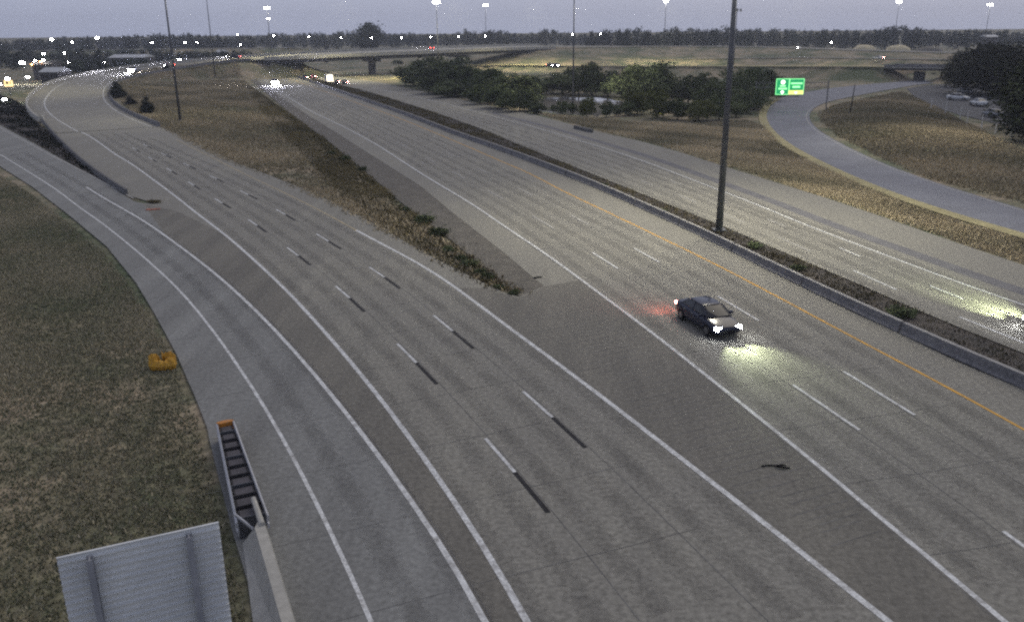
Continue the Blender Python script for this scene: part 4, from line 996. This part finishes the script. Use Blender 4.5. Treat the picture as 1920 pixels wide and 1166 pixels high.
# ------------------------------------------------------------------ debris
p = G(307, 688); e = empty('yellow_wrap', (p.x, p.y, -.06)); e.scale = (1, 1, 1.5); tag(e, 'crumpled yellow plastic wrap lying in a ring on the grass at the pavement edge', 'debris')
def lump(name, ring_a0, ring_a1, rad, tube, m_, par, seed, zs=.8, n=22, k=10):
    r = random.Random(seed); v = []; f = []
    for i in range(n):
        a = ring_a0 + (ring_a1 - ring_a0) * i / (n - 1); rr_ = rad * (1 + r.uniform(-.10, .14)); tb = tube * (.75 + .5 * r.random()) * (1 if 0 < i < n - 1 else .35)
        for j in range(k):
            b = 2 * math.pi * j / k; t2 = tb * (1 + r.uniform(-.22, .25))
            v.append(((rr_ + t2 * math.cos(b)) * math.cos(a), (rr_ + t2 * math.cos(b)) * math.sin(a) * .8, tube * zs + t2 * math.sin(b) * zs))
    for i in range(n - 1):
        for j in range(k): jj = (j + 1) % k; f.append((i * k + j, i * k + jj, (i + 1) * k + jj, (i + 1) * k + j))
    f += [tuple(range(k)), tuple((n - 1) * k + j for j in range(k))[::-1]]
    o = mesh(name, v, f, m_, par); bm = bmesh.new(); bm.from_mesh(o.data); bmesh.ops.recalc_face_normals(bm, faces=bm.faces); bm.to_mesh(o.data); bm.free(); return o
lump('lower_fold', R(175), R(375), .42, .23, M['tarp'], e, 3)
lump('upper_fold', R(15), R(115), .44, .20, M['tarp'], e, 5, 1.1)
lump('left_fold', R(150), R(215), .46, .25, M['tarp'], e, 8, 1.0, 9)
p = G(289, 381); e = empty('brush_clump', (p.x, p.y, 0)); tag(e, 'small heap of dark brush at the tip of the left gore', 'debris')
c = bpy.data.objects.new('brush', weed_crowns[1]); COL.objects.link(c); c.parent = e; c.scale = (1.6, .9, .6)
c = bpy.data.objects.new('stem', trunks[1]); COL.objects.link(c); c.parent = e; c.scale = (.8, .8, .5)
p = G(288, 394); e = empty('fallen_marker', (p.x, p.y, 0), R(20)); tag(e, 'flattened red and orange marker lying on the pavement at the gore tip', 'debris')
red = mat('faded_red_plastic', (0.55, 0.16, 0.10), col2=(0.4, 0.22, 0.16), scale=3)
m = MB(); m.box(0, 0, .06, 1.1, .16, .10, .1); m.box(.2, .25, .05, .8, .12, .08, -.3); m.build('post', red, e)
m = MB(); m.box(-.5, .1, .07, .35, .3, .1, .5); m.build('foot', red, e)
p = G(1455, 876); e = empty('tyre_shred', (p.x, p.y, .01)); tag(e, 'curled strip of black tyre rubber lying in the gore', 'debris')
pts = [Vector(q) for q in [(-.55, .06, .03), (-.3, .09, .04), (-.05, .04, .05), (.12, -.05, .05), (.28, -.06, .06), (.36, .03, .06), (.25, .10, .05), (.08, .06, .04), (.05, -.03, .1), (.3, -.14, .06), (.5, -.10, .03)]]
m = MB(); pp = densify(pts, .05)
for a, b in zip(pp, pp[1:]): m.tube(a, b, .035, .035, 5)
m.build('rubber_strip', M['rubber'], e)
p = G(1007, 521); e = empty('dark_rag', (p.x, p.y, 0)); m = MB(); m.box(0, 0, .04, .5, .25, .08, .4, .6); m.box(.2, .1, .04, .2, .3, .06, 1.0, .5); m.build('cloth', M['rubber'], e); tag(e, 'small dark rag at the edge of the gravel near the gore tip', 'debris')
p = G(1241, 214); e = empty('yellow_marker', (p.x, p.y, -.1)); m = MB(); m.box(0, 0, .55, .9, .5, 1.0, .2, .7); m.build('drum', mat('bright_yellow', (.6, .6, .08), emis=(.5, .5, .05), estr=.15), e); m = MB(); m.tube((0, 0, 1.05), (0, 0, 1.3), .1, .05, 6); m.build('top', M['rail'], e); tag(e, 'small bright yellow marker at the foot of the pond bushes', 'marker')  # brightness of the drum is partly emission

# ------------------------------------------------------------------ vehicles
def car_body():
    """stations: x, half-width, z_low, z_belt ; nose at +x"""
    st = [(-2.38, .60, .42, .80), (-2.32, .78, .32, .95), (-2.05, .88, .24, 1.00), (-1.5, .91, .22, 1.00), (-.6, .92, .21, .97), (.4, .92, .21, .95), (1.1, .915, .22, .93), (1.55, .90, .23, .86), (2.0, .86, .24, .77), (2.28, .76, .28, .68), (2.38, .58, .36, .58)]
    v = []; f = []
    for x, w, zl, zb in st:
        m_ = (zl + zb) / 2
        v += [(x, -w * .86, zl), (x, -w, zl + .12), (x, -w, m_ + .08), (x, -w * .93, zb - .03), (x, -w * .80, zb), (x, -w * .3, zb + .035), (x, w * .3, zb + .035), (x, w * .80, zb), (x, w * .93, zb - .03), (x, w, m_ + .08), (x, w, zl + .12), (x, w * .86, zl)]
    k = 12
    for i in range(len(st) - 1):
        for j in range(k): jj = (j + 1) % k; f.append((i * k + j, i * k + jj, (i + 1) * k + jj, (i + 1) * k + j))
    f += [tuple(range(k)), tuple((len(st) - 1) * k + j for j in range(k))[::-1]]
    return v, f
def car_cabin(suv=0.0):
    # lower ring, upper ring
    lo_ = [(-1.75 - suv * .45, .66), (-1.6 - suv * .45, .78), (-.6, .81), (.5, .81), (1.15, .76), (1.30, .55)]
    hi_ = [(-1.05 - suv * .9, .46), (-.95 - suv * .9, .56), (-.5, .60), (.1, .60), (.38, .56), (.46, .42)]
    zt = 1.42 + suv * .28; v = []
    for (x, w) in lo_: v.append((x, -w, .95))
    for (x, w) in lo_[::-1]: v.append((x, w, .95))
    for (x, w) in hi_: v.append((x, -w, zt - .03 * abs(x)))
    for (x, w) in hi_[::-1]: v.append((x, w, zt - .03 * abs(x)))
    n = 12; f = [tuple(range(n))[::-1]] + [(i, (i + 1) % n, n + (i + 1) % n, n + i) for i in range(n)]
    f.append(tuple(range(n, 2 * n)))
    return v, f, hi_, zt
def make_car(paint, suv=0.0, head=None, tail=None):
    e = empty('car')
    v, f = car_body(); b = mesh('body', v, f, paint, e)
    bm = bmesh.new(); bm.from_mesh(b.data); bmesh.ops.recalc_face_normals(bm, faces=bm.faces); bmesh.ops.bevel(bm, geom=[q for q in bm.edges if q.calc_face_angle(0) > .5], offset=.04, segments=2, affect='EDGES'); bm.to_mesh(b.data); bm.free()
    b.data.polygons.foreach_set('use_smooth', [True] * len(b.data.polygons))
    v, f, hi_, zt = car_cabin(suv); mesh('windows', v, f, M['glass'], e)
    m = MB(); poly = [(x, -w) for x, w in hi_] + [(x, w) for x, w in hi_[::-1]]; m.prism(poly, zt - .045, zt + .03); m.build('roof', paint, e)
    m = MB()
    for sgn in (-1, 1):
        for (xa, za, xb, zb) in ((-.35, zt, -.38, .95), (1.22, .95, .42, zt), (-1.68 - suv * .45, .95, -1.0 - suv * .9, zt)):
            m.tube((xa, sgn * .605 if za > 1 else sgn * .80, za), (xb, sgn * .605 if zb > 1 else sgn * .80, zb), .035, .035, 5)
    m.build('pillars', paint, e)
    for x in (-1.42, 1.45):
        for sgn in (-1, 1):
            m = MB(); m.tube((x, sgn * .76, .33), (x, sgn * .94, .33), .335, .335, 18); w_ = m.build('wheel', M['rubber'], e)
            m = MB(); m.tube((x, sgn * .90, .33), (x, sgn * .95, .33), .21, .20, 12); m.build('rim', M['rim'], w_)
    for sgn in (-1, 1):
        m = MB(); m.box(2.20, sgn * .62, .62, .20, .34, .15, sgn * -.25); m.build('headlight', head or M['head'], e)
        m = MB(); m.box(-2.30, sgn * .64, .80, .10, .34, .14, sgn * .15); m.build('tail_light', tail or M['tail'], e)
        m = MB(); m.box(.85, sgn * .99, 1.02, .16, .2, .12); m.build('mirror', paint, e)
        for x in (-.15, -1.05):
            m = MB(); m.box(x, sgn * .925, .82, .18, .02, .03); m.build('door_handle', M['trim'], e)
    m = MB(); m.box(2.37, 0, .45, .05, .8, .14); m.build('grille', M['rubber'], e)
    m = MB(); m.box(-2.39, 0, .62, .03, .5, .13); m.build('plate', M['trim'], e)
    m = MB(); m.box(1.9, 0, .795, .5, .1, .01) if False else m.tube((1.18, -.5, .985), (1.2, .1, .99), .012, .012, 4); m.build('wiper', M['rubber'], e)
    return e
def headlights(e, power, ahead=9.0, tailp=0, col=(0.90, 0.97, 0.85), cone=34):
    for sgn in (-1, 1):
        l = bpy.data.lights.new('headlight_beam', 'SPOT'); l.energy = power; l.color = col; l.spot_size = R(cone); l.spot_blend = 1; l.shadow_soft_size = .08
        o = bpy.data.objects.new('headlight_beam', l); COL.objects.link(o); o.parent = e; o.location = (2.45, sgn * .62, .66)
        d = Vector((ahead, -sgn * .35, -.66)); o.rotation_euler = d.to_track_quat('-Z', 'Y').to_euler()
    if tailp:
        l = bpy.data.lights.new('tail_glow', 'SPOT'); l.energy = tailp; l.color = (1, .16, .10); l.shadow_soft_size = .25; l.spot_size = R(120); l.spot_blend = 1
        o = bpy.data.objects.new('tail_glow', l); COL.objects.link(o); o.parent = e; o.location = (-2.5, -.6, .8)
        o.rotation_euler = Vector((-1.6, -1.0, -.8)).to_track_quat('-Z', 'Y').to_euler()
def place(e, front, back, z=0.0, label=None, group=None, cat='car'):
    """front/back ground points"""
    d = front - back; e.location = ((front + back) / 2); e.location.z = max(front.z, z); e.rotation_euler = (0, 0, math.atan2(d.y, d.x)); tag(e, label, cat, group)
hero = make_car(M['carpaint'], 0.0, glow('hero_headlamp', (.95, .97, 1.0), 60), glow('hero_tail_lamp', (1.0, .25, .2), 30))
for c_ in hero.children:
    if c_.name.split('.')[0] in ('body', 'windows', 'roof'):
        if c_.name.startswith('body'): sm = c_.modifiers.new('smooth', 'SUBSURF'); sm.levels = 1; sm.render_levels = 1
        else: sm = c_.modifiers.new('round', 'BEVEL'); sm.width = .10 if c_.name.startswith('windows') else .022; sm.segments = 3; sm.limit_method = 'ANGLE'; sm.angle_limit = R(25)
        c_.data.polygons.foreach_set('use_smooth', [True] * len(c_.data.polygons))
place(hero, G(1362, 634), G(1291, 590), 0.02, 'dark blue sedan with headlights on driving toward the camera on the freeway', None)
headlights(hero, 950, 11, 150, (.90, 1.0, .66), 76)
p_ = make_car(M['cargrey'], 0.0); place(p_, G(1948, 618), G(2052, 664), .02, 'silver car just outside the right edge lighting the opposing lanes', None)
headlights(p_, 4200, 18, 0, (.90, 1.0, .62), 50)
base = make_car(M['cargrey']); used = [False]
def traffic(x, y, heading_to, z=0.0, label='', group=None, paint=None, head=None, tail=None, beam=0, scale=1.0):
    """car whose middle is seen at x,y at road height z and which drives toward heading_to (photo position)"""
    c = base if not used[0] else copy_tree(base); used[0] = True
    p = G(x, y, z); q = G(heading_to[0], heading_to[1], heading_to[2] if len(heading_to) > 2 else z); d = q - p
    c.location = (p.x, p.y, p.z + .05); c.rotation_euler = (0, 0, math.atan2(d.y, d.x)); c.scale = (scale,) * 3
    for ch in c.children:
        n = ch.name.split('.')[0]
        if (n in ('body', 'roof', 'mirror', 'pillars') and paint) or (n == 'headlight' and head) or (n == 'tail_light' and tail):
            key = (ch.data.name.split('.')[0], (paint if n in ('body', 'roof', 'mirror', 'pillars') else head if n == 'headlight' else tail).name)
            if key not in CACHE:
                me = ch.data.copy(); me.materials[0] = paint if n in ('body', 'roof', 'mirror', 'pillars') else head if n == 'headlight' else tail; CACHE[key] = me
            ch.data = CACHE[key]
    tag(c, label, 'car', group)
    if beam: BEAMS.append((c, beam))
    return c
CACHE = {}; BEAMS = []
HB = M['headbig']
oncoming_truck_later = (515, 160, (560, 195, 0), 0, 'pickup truck with oversized blinding headlights coming toward the camera below the flyover pier', 4, 20000)
truck_b = (463, 138, (480, 150, 0), 0, 'pickup truck with oversized bright headlights just emerging at the left edge of the freeway', 4, 9000)
truck_c = (253, 137, (205, 150, 1.5), 3.0, 'pickup truck with oversized bright headlights low on the curve of the left ramp', 4, 7000)
traffic(318, 126.5, (253, 138, 3), 4.3, 'car with dimmer headlights beside the tall left pole on the ramp', None, M['carpaint'], HB)
truck_d = (347, 118, (300, 126, 4), 5.2, 'pickup truck with oversized blinding headlights high on the left ramp', 4, 7000)
traffic(361, 117, (318, 124, 4.5), 5.4, 'second car with blinding headlights close behind another high on the ramp', None, None, HB)
traffic(383, 114, (345, 119, 5), 5.9, 'car with white lights following the bright pair high on the ramp', None, M['carpaint'], HB)
traffic(440, 110.5, (390, 115, 6), 6.8, 'dark car with two round white lights near the start of the flyover', None, M['carpaint'], HB)
OP = (600, 139)
traffic(572, 149, (560, 141), 0, 'leftmost car with red tail lights driving away under the flyover', None, M['carpaint'], None, M['tailhot'])
traffic(587, 147, (575, 140), 0, 'second car with red tail lights driving away under the flyover', None, M['carred'], None, M['tailhot'])
traffic(630, 158, (600, 148), 0, 'car with red tail lights directly behind the lit van', None, M['carpaint'], None, M['tailhot'])
traffic(646, 158, (614, 147), 0, 'rightmost car with red tail lights driving away toward the flyover', None, M['carpaint'], None, M['tailhot'])
fz = 8.3
traffic(615, 101, (560, 104, 7.8), fz, 'car with white headlights on the flyover above the tail lights', None, None, HB)
traffic(630, 100.3, (690, 97, 8.3), fz, 'red car right beside the headlights on the flyover', None, M['carred'], None, M['tailhot'])
traffic(708, 97.5, (640, 100.5, 8), fz, 'car with white headlights on the flyover above its middle pier', None, M['carpaint'], HB)
traffic(775, 95.5, (708, 98, 8), fz + .2, 'dark car with lights on the bright right half of the flyover', None, M['carpaint'], HB)
traffic(808, 93.5, (760, 95, 8), fz + .8, 'small car with a pale light at the far side of the flyover', None, None, HB)
traffic(1033, 125.5, (1090, 125, 3), 2.2, 'left car of a close pair with yellow-white lights on the crossing road', None, M['carpaint'], M['head'])
traffic(1044, 125.8, (1100, 125.5, 3), 2.2, 'right car of a close pair with yellow-white lights on the crossing road', None, M['carpaint'], HB)
traffic(1137, 114.5, (1090, 115, 2), 2.0, 'car with a bright headlight alone on the brown field road', None, M['carpaint'], HB)
traffic(1497, 93, (1540, 93, 8.5), 7.3, 'car with a red tail light on the embankment road', None, M['carwhite'], None, M['tailhot'])
traffic(1645, 112, (1610, 111, 4.5), 4.5, 'car with a pale light on the far road left of the big dark tree', None, M['carwhite'], M['head'], M['tailhot'])
def oncoming_truck(x, y, toward, z, label, n_lamp=4, beam=0, far=False):
    e = empty('pickup_truck'); p = G(x, y, z); q = G(*toward); d = q - p; e.location = (p.x, p.y, p.z + .05); e.rotation_euler = (0, 0, math.atan2(d.y, d.x))
    m = MB(); m.box(1.75, 0, .95, 1.7, 1.95, .75, 0, .93); m.build('bonnet', M['cargrey'], e)
    m = MB(); m.box(.1, 0, 1.0, 1.9, 1.98, .85); m.box(0, 0, 1.68, 1.6, 1.8, .62, 0, .82); m.build('cab', M['cargrey'], e)
    m = MB(); m.box(.83, 0, 1.68, .05, 1.45, .42); m.build('windscreen', M['glass'], e)
    m = MB(); m.box(-1.9, 0, 1.0, 2.1, 1.95, .8); m.build('load_bed', M['cargrey'], e)
    m = MB(); m.box(2.62, 0, .9, .06, 1.0, .4); m.build('grille', M['rubber'], e)
    m = MB(); m.box(2.68, 0, .5, .2, 1.9, .22); m.build('bumper', M['rim'], e)
    for sg_ in (-1, 1):
        m = MB(); m.tube((2.60, sg_ * .74, .95), (2.72, sg_ * .74, .95), .33, .31, 12); m.build('headlight', M['headbig'], e)  # lenses made oversized to imitate headlight bloom
        m = MB(); m.tube((2.72, sg_ * .62, .52), (2.80, sg_ * .62, .52), .13, .13, 10); m.build('bloom_lamp', M['headbig'], e)  # extra lamps added to widen the bloom
        for x_ in (-1.7, 1.7): m = MB(); m.tube((x_, sg_ * .75, .4), (x_, sg_ * .98, .4), .4, .4, 14); m.build('wheel', M['rubber'], e)
    tag(e, label, 'pickup truck')
    if beam: headlights(e, beam, 9)
# parked vehicles under the big tree: no lights
dead = mat('unlit_lens', (0.35, 0.36, 0.36), rough=.3)
for (x, y, to, lab, pt_, s_) in [(1796, 188, (1840, 190), 'white vehicle parked under the dark tree, farthest left', 'carwhite', 1.05), (1834, 199, (1780, 188), 'bright white vehicle parked under the dark tree, in the middle', 'carwhite', 1.1), (1861, 220, (1800, 210), 'pale grey vehicle parked under the dark tree, nearest the fence', 'cargrey', 1.05), (1812, 176, (1860, 178), 'pale vehicle parked behind the two white ones', 'trim', .9)]:
    traffic(x, y, to, 0, lab, None, M[pt_], dead, dead, 0, s_)
for t_ in (oncoming_truck_later, truck_b, truck_c, truck_d): oncoming_truck(*t_)
for c_, b_ in BEAMS: headlights(c_, b_, 7)
# box van, its lit rear given as emission on the door
e = empty('box_van'); p = G(617, 156); q = G(590, 145); d = q - p
e.location = p; e.rotation_euler = (0, 0, math.atan2(d.y, d.x))
m = MB(); m.box(-.8, 0, 1.75, 4.6, 2.2, 2.3); m.build('box', M['carwhite'], e)
m = MB(); m.box(2.35, 0, 1.15, 1.6, 2.0, 1.5, 0, .85); m.build('cab', M['carwhite'], e)
m = MB(); m.box(-3.13, 0, 1.75, .04, 1.9, 1.9); m.build('lit_door', glow('lit_panel', (1, .85, .62), 3.2), e)
for x_ in (-2.0, 2.0):
    for s_ in (-1, 1):
        m = MB(); m.tube((x_, s_ * .8, .42), (x_, s_ * 1.05, .42), .42, .42, 12); m.build('wheel', M['rubber'], e)
tag(e, 'box van with a glowing pale rear among the red tail lights', 'van')

# ------------------------------------------------------------------ far buildings, mounds, fence
def building(x0, x1, yt, D, hh, lab, roofm=None, depth=14, name='low_building'):
    a, b = GY(x0, yt, D), GY(x1, yt, D); w = b.x - a.x; zt = a.z; g0 = -1
    e = empty(name, ((a.x + b.x) / 2, D + depth / 2, 0)); tag(e, lab, 'building')
    m = MB(); m.box(0, 0, (zt - .5 + g0) / 2, w, depth, zt - .5 - g0); m.build('wall', M['wall'], e)
    m = MB(); v = [(-w / 2 - .4, -depth / 2 - .5, zt - .5), (w / 2 + .4, -depth / 2 - .5, zt - .5), (w / 2 + .4, depth / 2 + .5, zt - .5), (-w / 2 - .4, depth / 2 + .5, zt - .5), (-w / 2 - .4, 0, zt + .9), (w / 2 + .4, 0, zt + .9)]
    f = [(0, 1, 5, 4), (2, 3, 4, 5), (0, 4, 3), (1, 2, 5), (0, 3, 2, 1)]; mesh('roof', v, f, roofm or M['roof'], e)
    for k in range(4):
        m = MB(); m.box(-w / 2 + w * (k + .5) / 4, -depth / 2 - .03, zt - 1.8, w / 10, .05, 1.0); m.build('window', M['glass'], e)
    return e
building(203, 268, 107, 420, 4, 'long low building with a pale roof behind the left ramp')
building(74, 107, 133, 285, 3, 'low shed with a grey roof at the left behind the ramp curve', depth=9)
building(60, 96, 119, 330, 3, 'dark shop building among the clustered lamps at far left', M['wall'], depth=8)
building(405, 420, 97, 520, 3, 'small pale-roofed building under the distant road', depth=8)
building(1850, 1872, 68.5, 560, 3, 'white-topped building lit above the big dark tree', depth=8)
e = empty('lit_sign'); p = GY(16, 157, 240); e.location = (p.x, p.y, 0)
m = MB(); m.box(0, 0, p.z, 2.3, .3, 1.7); m.build('panel', glow('yellow_panel', (1, .68, .22), 1.1), e)
m = MB(); m.box(-.3, -.17, p.z + .2, .7, .05, .7); m.box(.6, -.17, p.z + .25, .2, .05, .8); m.build('dark_marks', M['rubber'], e)
m = MB(); m.tube((0, 0, -.3), (0, 0, p.z - .85), .12, .12, 8); m.build('post', M['steel'], e); tag(e, 'glowing yellow sign with dark marks at the left edge', 'sign')
for (x, w_, h_, D, lab) in [(1620, 44, 12.5, 480, 'leftmost bright pale sand mound in front of the far trees'), (1683, 44, 12, 480, 'bright pale sand mound nearest the big dark tree'), (1557, 34, 8, 480, 'small dull sand mound left of the bright ones'), (1742, 46, 10, 480, 'dull brown mound beside the top of the big dark tree')]:
    yb = 97; p = GY(x, yb, D); r_ = w_ / 1541 * D / 2; r = random.Random(x)
    zz = p.z; v = []; f = []; n = 18; K = 7
    for j in range(K):
        t = j / (K - 1); rr_ = r_ * math.cos(t * math.pi / 2) ** .8; z_ = h_ / 1541 * D * math.sin(t * math.pi / 2) ** 1.2
        for i in range(n):
            a = 2 * math.pi * i / n; q = 1 + r.uniform(-.06, .06); v.append((rr_ * q * math.cos(a), rr_ * q * math.sin(a), z_ * (1 + r.uniform(-.05, .05))))
    for j in range(K - 1):
        for i in range(n): ii = (i + 1) % n; f.append((j * n + i, j * n + ii, (j + 1) * n + ii, (j + 1) * n + i))
    o = mesh('sand_mound', v, f, M['sand'] if h_ > 10.5 else M['gravel'], None, True); o.location = (p.x, D, zz - .3); tag(o, lab, 'sand mound')
    m = MB(); m.prism([(r_ * 1.02 * math.cos(2 * math.pi * i / n), r_ * 1.02 * math.sin(2 * math.pi * i / n)) for i in range(n)], -zz - 1, 0.02); m.build('mound_foot', M['ground'], o)
fe = empty('fence'); tag(fe, 'row of pale posts with thin wires beside the parking lot', 'fence')
fp = [G(*q) for q in [(1745, 206), (1772, 214), (1800, 224), (1813, 232), (1840, 240), (1866, 250), (1895, 258)]]
for q in fp:
    m = MB(); m.tube((q.x, q.y, -.2), (q.x, q.y, 2.3), .10, .09, 6); m.build('post', M['white_post'], fe)
for z in (.7, 1.3, 2.0):
    m = MB()
    for a, b in zip(fp, fp[1:]): m.tube((a.x, a.y, z), (b.x, b.y, z), .018, .018, 4)
    m.build('wire', M['steel'], fe)

# ------------------------------------------------------------------ air
hz = bpy.data.materials.new('haze'); hz.use_nodes = True; hz.node_tree.nodes.clear()
o_ = hz.node_tree.nodes.new('ShaderNodeOutputMaterial'); pv = hz.node_tree.nodes.new('ShaderNodeVolumePrincipled')
pv.inputs['Color'].default_value = (.75, .80, .92, 1); pv.inputs['Density'].default_value = 0.00030; pv.inputs['Anisotropy'].default_value = 0.2
hz.node_tree.links.new(pv.outputs[0], o_.inputs['Volume'])
m = MB(); m.box(0, 450, 19.5, 2200, 1400, 44); ho = m.build('haze', hz); ho['kind'] = 'stuff'
